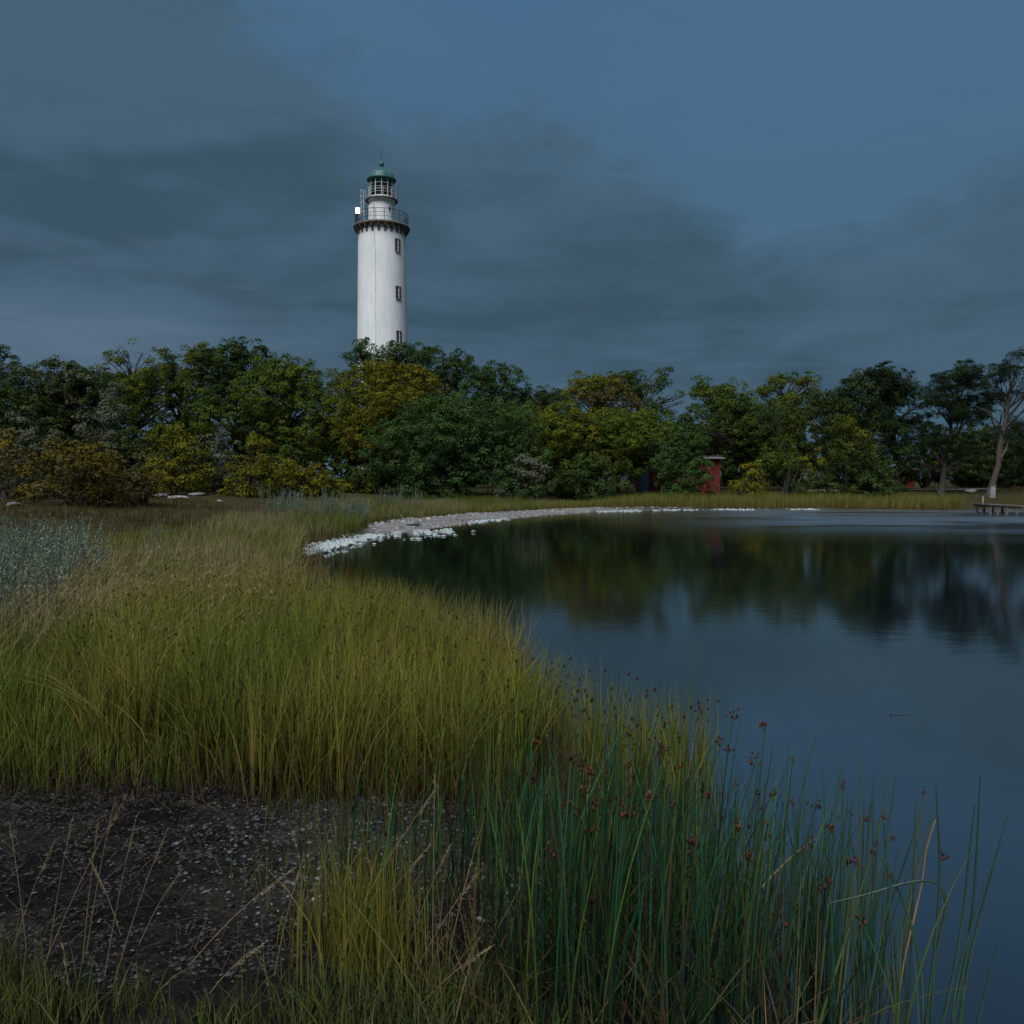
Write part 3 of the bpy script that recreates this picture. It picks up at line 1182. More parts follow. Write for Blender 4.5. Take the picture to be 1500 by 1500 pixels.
for (nm, lb, px, top, hw, Y, pal, form, kw) in SHRUBS:
    make_tree(nm, lb, 'shrub', px, top, hw, Y, pal, form, group='shrubs at the edge of the wood', **kw)

# dark undergrowth standing between the trunks: one thing each
for k, (px, top, hw) in enumerate([(20, 640, 80), (150, 645, 80), (270, 640, 80), (390, 640, 80), (500, 640, 80), (610, 640, 80), (720, 640, 80),
                                   (830, 645, 70), (940, 648, 60), (1005, 640, 60), (1060, 640, 70), (1085, 636, 60), (1160, 645, 70), (1260, 650, 70), (1420, 655, 60), (1520, 650, 70)]):
    make_tree('undergrowth_bush', 'dark undergrowth bush deep between the tree trunks', 'bush', px, top - 34, hw, 77 + 3 * (k % 2), 'dark', 'bush',
              group='undergrowth deep in the wood', dens=.34, leaf=1.7)


# ------------------------------------------------------------------ red sheds
def plank_red():
    m, t, b = new_mat('falu_red_boards')
    mp = nd(t, 'ShaderNodeMapping')
    mp.inputs['Scale'].default_value = (6, 6, .7)
    t.links.new(obj_coord(t), mp.inputs[0])
    n = noise(t, mp.outputs[0], 2, 7, .65)
    t.links.new(mixc(t, smooth(t, n, .3, .7), (.075, .014, .015), (.15, .026, .027)), b.inputs['Base Color'])
    b.inputs['Roughness'].default_value = .85
    b.inputs['Specular IOR Level'].default_value = .15
    return m


M_RED = plank_red()
M_TRIM = plain('white_trim', (.24, .24, .23), .7, 0, .15)
M_ROOF = plain('dark_roof_felt', (.035, .034, .034), .9, 0, .3)
M_BLUE = plain('blue_painted_door', (.09, .17, .22), .6, 0, .2)
M_GREYWOOD = plain('weathered_grey_wood', (.10, .097, .09), .85, 0, .35, 9, .4)
M_WETWOOD = plain('dark_wet_wood', (.05, .047, .043), .8, 0, .35, 9, .4)
M_CONC = plain('grey_concrete', (.22, .22, .21), .9, 0, .25, 9, .3)


def shed(label, px0, px1, ytop, Y, depth=3.6, window=None, door=None, lit=None):
    x0, x1 = (px0 - 750) / FPX * Y, (px1 - 750) / FPX * Y
    L = x1 - x0
    xc = (x0 + x1) / 2
    gz = min(tz(x0, Y), tz(x1, Y), tz(x0, Y + depth), tz(x1, Y + depth))
    H = at_depth(px0, ytop, Y)[2] - gz
    root = empty('red_shed', (xc, Y + depth / 2, gz), label, 'shed')
    hd = depth / 2
    MB().box((0, 0, H / 2 - .1), (L - .08, depth - .08, H + .1)).build('wall', M_RED, root)
    nbt = int(L / .21)
    bm = None
    for k in range(nbt):
        if bm is None:
            o = MB().box((0, 0, 0), (.165, .03, H - .12)).build('wall_board', M_RED, root)
            bm = o.data
        else:
            o = link('wall_board', bm, root)
        o.location = (-L / 2 + (k + .5) * L / nbt, -hd + .028 - .012 * (k % 2), H / 2 + .02)
    for s in (-1, 1):
        MB().box((s * (L / 2 - .04), -hd - .005, H / 2), (.13, .05, H - .04)).build('corner_board', M_RED, root)
    rf = MB()
    zr = H + .12
    V = [(-L / 2 - .25, -hd - .3, H - .06), (L / 2 + .25, -hd - .3, H - .06), (L / 2 + .25, 0, zr), (-L / 2 - .25, 0, zr),
         (-L / 2 - .25, hd + .3, H - .06), (L / 2 + .25, hd + .3, H - .06)]
    V += [(x, y, z + .09) for x, y, z in V]
    F = [(3, 2, 1, 0), (4, 5, 2, 3), (6, 7, 8, 9), (9, 8, 11, 10), (0, 1, 7, 6), (5, 4, 10, 11), (0, 6, 9, 3), (3, 9, 10, 4), (1, 2, 8, 7), (2, 5, 11, 8)]
    rf.add(V, F)
    roof = rf.build('roof', M_ROOF, root)
    MB().box((0, -hd - .32, H + .0), (L + .5, .035, .07)).build('fascia_board', M_TRIM if door else M_RED, roof)
    g = MB()
    for s in (-1, 1):
        x = s * (L / 2 - .06)
        g.add([(x, -hd + .05, H - .08), (x, hd - .05, H - .08), (x, 0, zr - .05)], [(0, 1, 2)])
    g.build('gable', M_RED, root)
    if door:
        xd = (door - 750) / FPX * Y - xc
        d = MB().box((xd, -hd - .012, .95), (.62, .05, 1.8)).build('door', M_BLUE, root)
        MB().box((xd + .22, -hd - .05, .95), (.04, .05, .12)).build('door_handle', M_DKMETAL, d)
    if window:
        xw = (window - 750) / FPX * Y - xc
        w = MB()
        for s in (-1, 1):
            w.box((xw + s * .30, -hd - .02, 1.45), (.07, .06, .80))
            w.box((xw, -hd - .021, 1.45 + s * .40), (.67, .06, .07))
        wo = w.build('window', M_TRIM, root)
        MB().box((xw, -hd - .008, 1.45), (.55, .03, .74)).build('window_pane', M_PANE, wo)
    return root


shed('long red wooden shed half hidden behind the dense round tree', 938, 1054, 671, 57, 4.0, door=943)
shed('small red shed glimpsed between the large bush and the pine trunks', 1294, 1339, 688, 66, 3.0, window=1311)


# ------------------------------------------------------------------ small things on the far right shore
def build_jetty():
    c = ground(1462, 752)
    Y = 41.5
    x0 = (1440 - 750) / FPX * Y
    x1 = (1482 - 750) / FPX * Y
    L = x1 - x0
    root = empty('jetty', ((x0 + x1) / 2, Y, 0), 'small weathered wooden jetty on posts at the far right shore', 'jetty')
    pm = None
    for sx in (-L / 2 + .06, -L / 2 + .42, .15, L / 2 - .06):
        for y in (-.55, .65):
            if pm is None:
                o = MB().tube([(0, 0, -.75), (0, 0, .36)], [.075, .06], 8).build('post', M_GREYWOOD, root)
                pm = o.data
            else:
                o = link('post', pm, root)
            o.location = (sx, y, 0)
    for y in (-.55, .65):
        MB().box((0, y, .30), (L + .2, .09, .12), 0, R(3)).build('beam', M_WETWOOD, root)
    pm = None
    npk = 7
    for k in range(npk):
        y = -.62 + 1.34 * k / (npk - 1)
        if pm is None:
            o = MB().box((0, 0, 0), (L + .34, .19, .045), 0, R(3)).build('deck_plank', M_GREYWOOD, root)
            pm = o.data
        else:
            o = link('deck_plank', pm, root)
        o.location = (.02 * (k % 3), y, .40 + .004 * (k % 2))
    # gangway to the shore
    b = MB()
    o = MB().box((L / 2 + 1.2, .1, .31), (2.3, .5, .05), 0, R(2)).build('gangway', M_GREYWOOD, root)
    return root


build_jetty()

p = ground(1453, 718)
Yp = 52.5
xp = (1453 - 750) / FPX * Yp
r_ = empty('meter_box', (xp, Yp, tz(xp, Yp)), 'pale grey utility cabinet beside the slanting pine trunk', 'cabinet')
MB().box((0, 0, .36), (.30, .26, .74)).build('cabinet_body', M_CONC, r_)
MB().box((0, 0, .76), (.36, .32, .05)).build('cabinet_lid', M_GREYWOOD, r_)
MB().box((0, -.135, .40), (.24, .02, .56)).build('cabinet_door', M_TRIM, r_)

xp = (1440 - 750) / FPX * 48.5
r_ = empty('marker_post', (xp, 48.5, tz(xp, 48.5)), 'short white marker post on the grass behind the jetty', 'post')
MB().tube([(0, 0, -.2), (0, 0, .52)], .05, 10).build('post_shaft', M_TRIM, r_)
MB().lathe([(.055, .52), (.06, .56), (.02, .60)], 10).build('post_cap', M_DKMETAL, r_)


def rock_mesh(seed, mat, n=2, flat=.6):
    import bmesh
    bm = bmesh.new()
    bmesh.ops.create_icosphere(bm, subdivisions=n, radius=.5)
    rs = np.random.RandomState(seed)
    ax = unit(rs.normal(size=(7, 3)))
    off = rs.uniform(.30, .46, 7)
    for v in bm.verts:
        co = np.array(v.co)
        for a, o_ in zip(ax, off):
            q = co @ a - o_
            if q > 0:
                co = co - a * q * .85
        co = co * (1 + rs.normal() * .035)
        v.co = (co[0], co[1] * .85, co[2] * flat)
    me = bpy.data.meshes.new('boulder')
    bm.to_mesh(me)
    bm.free()
    me.materials.append(mat)
    return me


M_ROCK = plain('pale_limestone', (.25, .25, .24), .9, 0, .35, 5, .5)
M_DKROCK = plain('grey_rock', (.16, .16, .16), .9, 0, .4, 5, .5)
ROCKS = [(1422, 712, 56, .8, .40, 'low pale boulder on the lawn beneath the right pines', M_ROCK),
         (605, 770, None, .55, .6, 'grey boulder at the near end of the gravel beach', M_DKROCK),
         (588, 757, None, .22, .6, 'white stone lying in the grass above the foam', M_ROCK),
         (20, 741, None, .45, .4, 'grey stone on the bank at the far left', M_DKROCK),
         (322, 735, None, .32, .4, 'white stone at the right end of the bank outcrop', M_ROCK),
         (262, 730, None, 1.0, .18, 'flat pale rock slab in the bank outcrop', M_ROCK),
         (290, 726, None, 1.1, .2, 'flat grey rock slab behind the pale slab of the outcrop', M_DKROCK),
         (235, 727, None, .8, .25, 'left end slab of the flat outcrop on the bank', M_DKROCK),
         (694, 780, None, .18, .5, 'white stone standing alone in the dark water off the foam', M_ROCK)]
for k, (px, py, Y, s, fl, lb, mt) in enumerate(ROCKS):
    if Y:
        x = (px - 750) / FPX * Y
        loc = (x, Y, tz(x, Y) + s * fl * .25)
    else:
        g = ground(px, py)
        loc = (g[0], g[1], g[2] + s * fl * .22)
    if k == len(ROCKS) - 1:
        d = ray(px, py)
        t = -CAM_H / d[2]
        loc = (d[0] * t, d[1] * t, .03)
    o = link('boulder', rock_mesh(40 + k, mt, 2, fl))
    o.location = loc
    o.scale = (s, s, s)
    o.rotation_euler = (0, 0, k * 1.3)
    tag(o, lb, 'stone')


# gravel path under the pines
def path():
    xs = np.linspace(20, 60, 60)
    V, F = [], []
    for i, x in enumerate(xs):
        yc = 60 + .6 * math.sin(x * .21)
        for w in (-.8, -.3, .3, .8):
            V.append((x, yc + w, 0))
    V = np.array(V)
    V[:, 2] = terrain(V[:, 0], V[:, 1]) + .03
    for i in range(len(xs) - 1):
        for q in range(3):
            a = i * 4 + q
            F.append((a, a + 4, a + 5, a + 1))
    me = np_mesh('gravel_path', V, F, plain('path_gravel', (.17, .16, .15), .95, 0, .3, 12, .4))
    tag(link('gravel_path', me), kind='structure')


path()


# ------------------------------------------------------------------ foam washed up along the shore
def build_foam():
    import bmesh
    m, t, b = new_mat('sea_foam')
    v = obj_coord(t)
    n = noise(t, v, 18, 6, .7)
    t.links.new(mixc(t, smooth(t, n, .3, .65), (.20, .245, .245), (.46, .52, .51)), b.inputs['Base Color'])
    b.inputs['Roughness'].default_value = .7
    b.inputs['Subsurface Weight'].default_value = 0
    bp = nd(t, 'ShaderNodeBump')
    bp.inputs['Strength'].default_value = .7
    bp.inputs['Distance'].default_value = .03
    t.links.new(noise(t, v, 26, 5, .65), bp.inputs['Height'])
    t.links.new(bp.outputs[0], b.inputs['Normal'])
    bm = bmesh.new()
    bmesh.ops.create_icosphere(bm, subdivisions=2, radius=1)
    bm.verts.ensure_lookup_table()
    BV = np.array([v_.co[:] for v_ in bm.verts])
    BF = np.array([[v_.index for v_ in f.verts] for f in bm.faces])
    bm.free()
    rs = np.random.RandomState(3)

    def lumps(name, spots, label=None):
        V, F = [], []
        o = 0
        for (x, y, z, sx, sy, sz) in spots:
            w = BV * (1 + .22 * rs.normal(size=(len(BV), 1))) * np.array([sx, sy, sz])
            a = rs.rand() * 6.28
            R2 = np.array([[math.cos(a), -math.sin(a), 0], [math.sin(a), math.cos(a), 0], [0, 0, 1]])
            V.append(w @ R2.T + np.array([x, y, z]))
            F.append(BF + o)
            o += len(BV)
        me = np_mesh(name, np.concatenate(V), np.concatenate(F), m, None, True)
        return tag(link(name, me), label, 'foam', kind='stuff')
    sp = []
    # the thick heap
    for k in range(1100):
        f = rs.rand() ** 1.2
        px = 455 + 95 * f + rs.normal() * 5
        py = 812 - 27 * f ** .8 + rs.normal() * (3.6 - 2.4 * f)
        if fbm(np.array([px * .06]), np.array([py * .14]))[0] < .40:
            continue
        d = ray(px, py)
        t_ = -CAM_H / d[2]
        s = rs.uniform(.022, .060) + .05 * rs.rand() ** 3 * (1 - f)
        sp.append((d[0] * t_, d[1] * t_, .01 + rs.rand() * .09 * (1 - f), s * 1.3, s, s * .6))
    lumps('foam_heap', sp, 'thick heap of white foam washed up at the shore beyond the reeds')
    sp = []
    for k in range(500):
        px = 548 + 122 * rs.rand() ** 1.3
        py = 784 - (px - 548) * .06 + rs.normal() * 4.0
        d = ray(px, py)
        t_ = -CAM_H / d[2]
        if fbm(np.array([px * .07 + 9]), np.array([py * .1]))[0] < .50:
            continue
        s = rs.uniform(.02, .06)
        sp.append((d[0] * t_, d[1] * t_, .015, s * 1.3, s * 1.3, s * .4))
    lumps('foam_flecks', sp, 'scattered white foam flecks trailing from the heap towards the beach')
    sp = []
    for k in range(480):
        # along the shoreline itself
        u = rs.rand()
        px = 690 + 505 * u
        if fbm(np.array([px * .05]), np.array([3.3]))[0] < .40 + .10 * (px < 860) + .12 * rs.rand():
            continue
        # walk along the pond outline on the far side
        i = np.searchsorted([-1.2, 1.5, 4.4, 9.2, 16.6], 0)
        Yg = np.interp(u, [0, .14, .35, .6, 1], [33.3, 38.2, 42.8, 45.0, 45.9])
        x = (px - 750) / FPX * Yg
        q = np.array([[x, Yg]])
        for _ in range(4):
            sdv = signed_dist(q, POND)[0]
            q[0, 1] -= sdv * .8
        s = rs.uniform(.02, .075)
        sp.append((q[0, 0], q[0, 1] + rs.normal() * .45 - .15, .012, s * 1.6, s, s * .5))
    lumps('shoreline_foam', sp, 'broken line of white foam along the far shore')


build_foam()


# ------------------------------------------------------------------ grasses
def blades(name, base, h, width, lean_dir, lean, c_root, c_tip, segs=4, label=None, cat='grass', kind='stuff', mat=None, droop=2.0, parent=None, wshape=1.6, face=.9):
    n = len(base)
    t = np.linspace(0, 1, segs + 1)
    ld = np.stack([np.cos(lean_dir), np.sin(lean_dir), np.zeros(n)], 1)
    up = np.array([0, 0, 1.0])
    # camera-independent random facing
    fa = rng.rand(n) * math.pi
    wd = np.stack([np.cos(fa), np.sin(fa) * face, np.zeros(n)], 1)
    wd = unit(wd)
    V = np.zeros((n, segs + 1, 2, 3), np.float32)
    C = np.zeros((n, segs + 1, 2, 3), np.float32)
    for i, ti in enumerate(t):
        off = lean * ti ** droop
        zz = ti * np.sqrt(np.maximum(.15, 1 - (lean * ti ** (droop - 1)) ** 2 * .6))
        p = base + ld * (off * h)[:, None] + up * (zz * h)[:, None]
        w = width * (1 - ti ** wshape) + width * .06
        V[:, i, 0] = p - wd * w[:, None] * .5
        V[:, i, 1] = p + wd * w[:, None] * .5
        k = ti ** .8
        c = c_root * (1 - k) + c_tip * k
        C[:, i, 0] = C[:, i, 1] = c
    idx = np.arange(n * (segs + 1) * 2).reshape(n, segs + 1, 2)
    F = np.stack([idx[:, :-1, 0], idx[:, :-1, 1], idx[:, 1:, 1], idx[:, 1:, 0]], -1).reshape(-1, 4)
    me = np_mesh(name, V.reshape(-1, 3), F, mat or M_GRASS, C.reshape(-1, 3))
    o = link(name, me, parent)
    if parent is None:
        tag(o, label, cat, kind=kind)
    return o


def sample_poly(poly, n, keep=None):
    poly = np.array(poly, float)
    lo, hi = poly.min(0), poly.max(0)
    out = []
    tot = 0
    while tot < n:
        P = lo + rng.rand(n * 2, 2) * (hi - lo)
        P = P[inside_poly(P, poly)]
        if keep is not None:
            P = P[rng.rand(len(P)) < keep(P[:, 0], P[:, 1])]
        out.append(P)
        tot += len(P)
    return np.concatenate(out)[:n]


def on_ground(P, dz=-.03):
    return np.stack([P[:, 0], P[:, 1], terrain(P[:, 0], P[:, 1]) + dz], 1)


def palette(n, cols, jit=.18):
    cols = np.array(cols, float)
    c = cols[rng.randint(len(cols), size=n)]
    c = c * (1 + jit * rng.normal(size=(n, 1))) * (1 + .06 * rng.normal(size=(n, 3)))
    return np.clip(c, .002, 1)


def blade_point(base, h, ld, lean, t, droop=2.0):
    off = lean * t ** droop * h
    zz = t * np.sqrt(np.maximum(.15, 1 - (lean * t ** (droop - 1)) ** 2 * .6)) * h
    return base + np.stack([np.cos(ld) * off, np.sin(ld) * off, zz], 1)


def clumpy(P, k, sp):
    """pull points towards clump centres"""
    c = np.stack([fbm(P[:, 0] * k, P[:, 1] * k + 31) - .47, fbm(P[:, 0] * k + 57, P[:, 1] * k) - .47], 1)
    return P + c * sp


def seed_specks(name, P, size, cols, label, cat):
    """tiny brown spikelets: one octahedron each"""
    n = len(P)
    base = np.array([(1, 0, 0), (-1, 0, 0), (0, 1, 0), (0, -1, 0), (0, 0, 1.7), (0, 0, -1.7)])
    F0 = np.array([(0, 2, 4), (2, 1, 4), (1, 3, 4), (3, 0, 4), (2, 0, 5), (1, 2, 5), (3, 1, 5), (0, 3, 5)])
    V = (P[:, None] + base[None] * size[:, None, None]).reshape(-1, 3)
    F = (F0[None] + (np.arange(n) * 6)[:, None, None]).reshape(-1, 3)
    me = np_mesh(name, V, F, M_TINT, np.repeat(palette(n, cols, .25), 6, 0))
    return tag(link(name, me), label, cat, kind='stuff')


YG = [(.175, .172, .026), (.220, .198, .030), (.135, .150, .022), (.240, .200, .055), (.100, .118, .020)]
GREEN = [(.095, .130, .018), (.130, .160, .022), (.070, .098, .018), (.150, .158, .030)]
TAN = [(.270, .215, .110), (.320, .260, .140), (.205, .170, .080), (.160, .155, .052)]
BLUEG = [(.018, .074, .036), (.026, .094, .042), (.016, .058, .030), (.044, .100, .028), (.074, .108, .018)]

# --- the big yellow-green reed bed in the middle
BED = [(-2.2, 4.45), (-1.0, 4.30), (-.2, 4.30), (.0, 4.6), (.10, 5.0), (.12, 5.5), (.08, 6.0), (.03, 6.8), (-.30, 7.5), (-.95, 8.4), (-1.8, 9.1), (-2.6, 9.3), (-3.5, 8.6), (-3.2, 6)]
n = 26000
P = sample_poly(BED, n)
P = clumpy(P, 2.2, .35)
P = clumpy(P, 6.5, .16)
P[:, 1] += .45 * (fbm(P[:, 0] * 2.6 + 3, P[:, 0] * 0 + 2) - .47) * sstep(-P[:, 1], -5.6, -4.3)
b = on_ground(P)
b[:, 2] = np.maximum(b[:, 2], -.12)
hh = rng.uniform(.44, .84, n) * (.74 + .55 * fbm(P[:, 0] * 1.6, P[:, 1] * 1.6))
tipc = palette(n, YG)
v_ = fbm(P[:, 0] * 1.25 + 7, P[:, 1] * 1.25)[:, None]
g_ = sstep(v_, .50, .36)
tipc = (tipc * (1 - g_) + palette(n, GREEN) * g_) * (.62 + .85 * fbm(P[:, 0] * 2.7, P[:, 1] * 2.7 + 5)[:, None])
edge_ = sstep(P[:, 0] + .22 * (P[:, 1] - 6), -.6, .3)[:, None] * sstep(P[:, 1], 5.5, 7.5)[:, None]
edge_ = np.clip(edge_ + .45 * sstep(P[:, 1], 6.4, 8.6)[:, None], 0, 1)
tipc = tipc * (1 - edge_ * .7) + palette(n, TAN[:3] + [(.21, .125, .045), (.19, .15, .05)]) * edge_ * .7
rootc = palette(n, [(.038, .040, .008), (.055, .046, .010), (.030, .038, .008), (.060, .034, .011)])  # brown-green feet, darkened: shade low in the bed is put into the colour
ld, ln = rng.rand(n) * 6.28, np.abs(rng.normal(0, .26, n))
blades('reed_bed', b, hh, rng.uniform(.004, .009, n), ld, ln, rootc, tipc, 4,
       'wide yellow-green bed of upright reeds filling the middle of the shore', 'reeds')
k = rng.choice(n, 3200, replace=False)
k = k[rng.rand(len(k)) < .35 + .65 * sstep(P[k, 1], 5.0, 7.0)]
seed_specks('reed_seed_heads', blade_point(b[k], hh[k], ld[k], ln[k], rng.uniform(.80, .97, len(k))),
            rng.uniform(.004, .009, len(k)), [(.035, .020, .010), (.06, .032, .014), (.09, .05, .02)], 'small dark brown seed heads dotting the yellow-green reed bed', 'seed heads')
# dead stalks leaning through the bed, denser at its foot
n = 1900
P = sample_poly([(-3.0, 4.15), (-2.0, 4.10), (-.9, 4.0), (.1, 4.05), (.6, 4.6), (.5, 5.1), (-2.4, 5.0)], n)
blades('dead_reed_litter', on_ground(P, 0.0), rng.uniform(.12, .42, n), rng.uniform(.003, .007, n), rng.rand(n) * 6.28, rng.uniform(.2, .95, n),
       palette(n, [(.035, .024, .012), (.05, .034, .016), (.03, .03, .01)]), palette(n, [(.085, .060, .030), (.06, .045, .022), (.06, .07, .02)]), 3,
       'brown dead stalks tangled at the foot of the reed bed', 'dead reeds', droop=1.4)

n = 2600
P = sample_poly(BED, n)
b = on_ground(P)
b[:, 2] += rng.uniform(.05, .30, n)
blades('bent_reed_tangle', b, rng.uniform(.30, .55, n), rng.uniform(.003, .006, n), rng.rand(n) * 6.28, rng.uniform(.45, 1.05, n),
       palette(n, [(.12, .10, .03), (.14, .10, .045)]), palette(n, [(.25, .19, .08), (.20, .17, .05), (.17, .10, .045)]), 4,
       'bent tan stalks tangled among the upright reeds of the bed', 'dead reeds', droop=1.5)

# --- tufts standing in the water right of the bed
n = 850
cent = np.array([(.40, 4.85), (.62, 4.95), (.75, 4.9), (.95, 4.85), (.52, 5.3), (.30, 5.6), (.33, 5.2), (.72, 4.6), (1.05, 4.7), (.45, 4.5), (.86, 4.75), (.2, 5.9), (.6, 4.4), (.9, 4.45)])
ci = rng.randint(len(cent), size=n)
P = cent[ci] + rng.normal(0, .035, (n, 2))
b = on_ground(P)
b[:, 2] = np.maximum(b[:, 2], -.15)
hh = rng.uniform(.42, .74, n)
ld, ln = rng.rand(n) * 6.28, np.abs(rng.normal(0, .17, n))
blades('water_reed_tufts', b, hh, rng.uniform(.004, .008, n), ld, ln,
       palette(n, [(.045, .028, .014), (.06, .035, .018), (.035, .03, .014)]), palette(n, YG[:3] + GREEN), 4,
       'loose tufts of reeds with dark stem bases standing in the water', 'reeds')
k = rng.choice(n, 110, replace=False)
k = blade_point(b[k], hh[k], ld[k], ln[k], rng.uniform(.8, .97, 110))
seed_specks('water_reed_seed_heads', k, rng.uniform(.005, .010, len(k)), [(.035, .018, .010), (.05, .024, .014)], 'dark seed heads among the reed tufts over the water', 'seed heads')

# --- green grass front left
n = 15000
P = sample_poly([(-4.6, 4.35), (-2.7, 4.25), (-1.6, 4.35), (-1.7, 5.2), (-2.6, 6.4), (-4.2, 7.2), (-6.4, 6.6)], n)
P = clumpy(P, 2.0, .4)
b = on_ground(P)
hh = rng.uniform(.24, .58, n) * (.7 + .6 * fbm(P[:, 0], P[:, 1])) * (.7 + .3 * sstep(P[:, 1], 4.3, 5.0))
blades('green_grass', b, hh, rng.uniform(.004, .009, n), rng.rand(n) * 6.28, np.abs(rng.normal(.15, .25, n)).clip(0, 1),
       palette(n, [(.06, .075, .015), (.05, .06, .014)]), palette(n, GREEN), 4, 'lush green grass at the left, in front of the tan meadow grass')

# --- meadow grass over the left bank
MEADOW = [(-6.4, 6.6), (-3.9, 6.4), (-3.2, 7.6), (-3.3, 9.3), (-2.6, 9.7), (-3.2, 12.5), (-4.0, 16), (-4.8, 19), (-5.3, 21.3), (-7.2, 22), (-8.4, 20.5), (-9.6, 16), (-8.2, 12)]
n = 34000
P = sample_poly(MEADOW, n, lambda x, y: np.clip(9.0 / (y + 1), .15, 1))
P = clumpy(P, 1.3, .6)
P = clumpy(P, 4.0, .28)
b = on_ground(P)
hh = rng.uniform(.28, .66, n) * (.45 + 1.1 * fbm(P[:, 0] * 1.1, P[:, 1] * 1.1))
mixn = sstep(fbm(P[:, 0] * .55 + 4, P[:, 1] * .55), .38, .56)[:, None]
tipc = palette(n, [(.14, .14, .035), (.165, .155, .05), (.10, .12, .03)]) * (1 - mixn) + palette(n, TAN) * mixn
blades('meadow_grass', b, hh, rng.uniform(.004, .009, n) * (1 + P[:, 1] / 22), rng.normal(.2, 1.3, n), np.abs(rng.normal(.25, .25, n)).clip(0, 1),
       palette(n, [(.05, .05, .012), (.07, .055, .018)]), tipc, 3, 'tan and olive meadow grass covering the left bank')
# panicles: long tan stalks leaning right, feathery tops
n = 420
P = sample_poly([(-4.6, 6.6), (-3.2, 5.2), (-2.5, 4.95), (-1.9, 5.6), (-2.6, 7.5), (-3.6, 10), (-6, 11)], n)
b = on_ground(P)
hh = rng.uniform(.68, 1.0, n)
ld = rng.normal(.0, .45, n)
ln = rng.uniform(.35, .80, n)
blades('panicle_stalks', b, hh, np.full(n, .0045), ld, ln, palette(n, [(.20, .16, .07)]), palette(n, [(.36, .29, .15), (.40, .33, .19), (.30, .23, .12)]), 6, 'long tan stalks leaning right out of the left meadow grass')
T = b + np.stack([np.cos(ld) * ln * hh, np.sin(ld) * ln * hh, hh * np.sqrt(np.maximum(.15, 1 - ln ** 2 * .6))], 1)
m_ = 12
q = np.repeat(np.arange(n), m_)
u = rng.rand(n * m_) ** .8
dirv = np.stack([np.cos(ld[q]) * ln[q] * 1.2, np.sin(ld[q]) * ln[q], .55 - .9 * ln[q]], 1)
base_ = T[q] - dirv * (u * .16)[:, None]
blades('panicle_plumes', base_, rng.uniform(.015, .04, n * m_), np.full(n * m_, .0032), ld[q] + rng.normal(0, .9, n * m_), rng.uniform(.3, 1, n * m_),
       palette(n * m_, TAN[:3]), palette(n * m_, [(.36, .28, .17), (.30, .23, .14)]), 2, 'feathery tan grass plumes above the left meadow')

# --- grass on the bank beyond, up to the far beach
BEACH = np.array([(-4.0, 25.2), (-2.4, 28.0), (0, 33), (2.5, 38.6), (5.4, 43), (9.5, 45.6), (9.5, 46.6), (4.6, 46.0), (1.7, 43.2), (-1.5, 38.8), (-4.1, 33.4), (-4.9, 29)], float)
n = 26000
P = sample_poly([(-4.9, 19.2), (-5.4, 21.2), (-5.0, 23.0), (-4.6, 26.5), (-3.6, 29.5), (-2.4, 33), (.5, 40.0), (3.5, 46), (0, 48), (-6, 42), (-8.5, 34), (-9.2, 28), (-8.6, 23.5), (-7, 22)], n,
                lambda x, y: ((signed_dist(np.stack([x, y], 1), POND) > .35) & (signed_dist(np.stack([x, y], 1), BEACH) > .1 * (x + y) % 1 - .3)).astype(float))
P = clumpy(P, .9, .8)
b = on_ground(P)
hh = rng.uniform(.30, .62, n) * (.6 + .8 * fbm(P[:, 0] * .6, P[:, 1] * .6))
mixn = sstep(fbm(P[:, 0] * .5, P[:, 1] * .5 + 8), .4, .55)[:, None]
tipc = palette(n, [(.11, .125, .03), (.085, .105, .025)]) * (1 - mixn) + palette(n, [(.20, .17, .085), (.17, .15, .07)]) * mixn
blades('bank_grass', b, hh, rng.uniform(.012, .024, n), rng.rand(n) * 6.28, np.abs(rng.normal(.1, .25, n)), palette(n, [(.07, .075, .02)]), tipc, 2,
       'tufted grass on the bank between foam and wood')

# --- reeds on the far shore
far_poly = [(-1.0, 36.5), (1.0, 39.8), (4.2, 44.2), (9.2, 46.4), (16.6, 47.0), (23.6, 45.6), (24.6, 46.2), (24.2, 49.5), (16, 50.6), (8, 50.4), (2, 47), (-2, 41)]
n = 22000
P = sample_poly(far_poly, n, lambda x, y: (signed_dist(np.stack([x, y], 1), BEACH) > -.2 + .5 * fbm(x, y)).astype(float))
b = on_ground(P)
right_ = sstep(P[:, 0], 3, 8)
hh = rng.uniform(.45, .85, n) * (.75 + .5 * fbm(P[:, 0] * .7, P[:, 1] * .7)) * (.55 + .45 * right_)
tipc = palette(n, [(.105, .120, .024), (.135, .140, .028), (.16, .15, .035), (.085, .105, .022)])
blades('far_shore_reeds', b, hh, rng.uniform(.014, .028, n), rng.rand(n) * 6.28, np.abs(rng.normal(0, .14, n)), palette(n, [(.14, .10, .035), (.11, .09, .03)]), tipc, 2,
       'yellow-green strip of reeds along the far shore', 'reeds')
# low scrub grass in front of the trees
n = 16000
P = np.stack([rng.uniform(-32, 40, n), rng.uniform(26, 62, n)], 1)
sdv = signed_dist(P, POND)
P = P[(sdv > 5) & ((P[:, 1] > 48) | (P[:, 0] < -10)) & (fbm(P[:, 0] * .5, P[:, 1] * .5) > .42)]
n = len(P)
blades('woodland_edge_grass', on_ground(P), rng.uniform(.12, .40, n), rng.uniform(.015, .03, n), rng.rand(n) * 6.28, np.abs(rng.normal(.2, .3, n)),
       palette(n, [(.06, .05, .02)]), palette(n, [(.10, .075, .030), (.08, .085, .022), (.12, .085, .04)]), 2, 'short tawny grass at the edge of the wood')

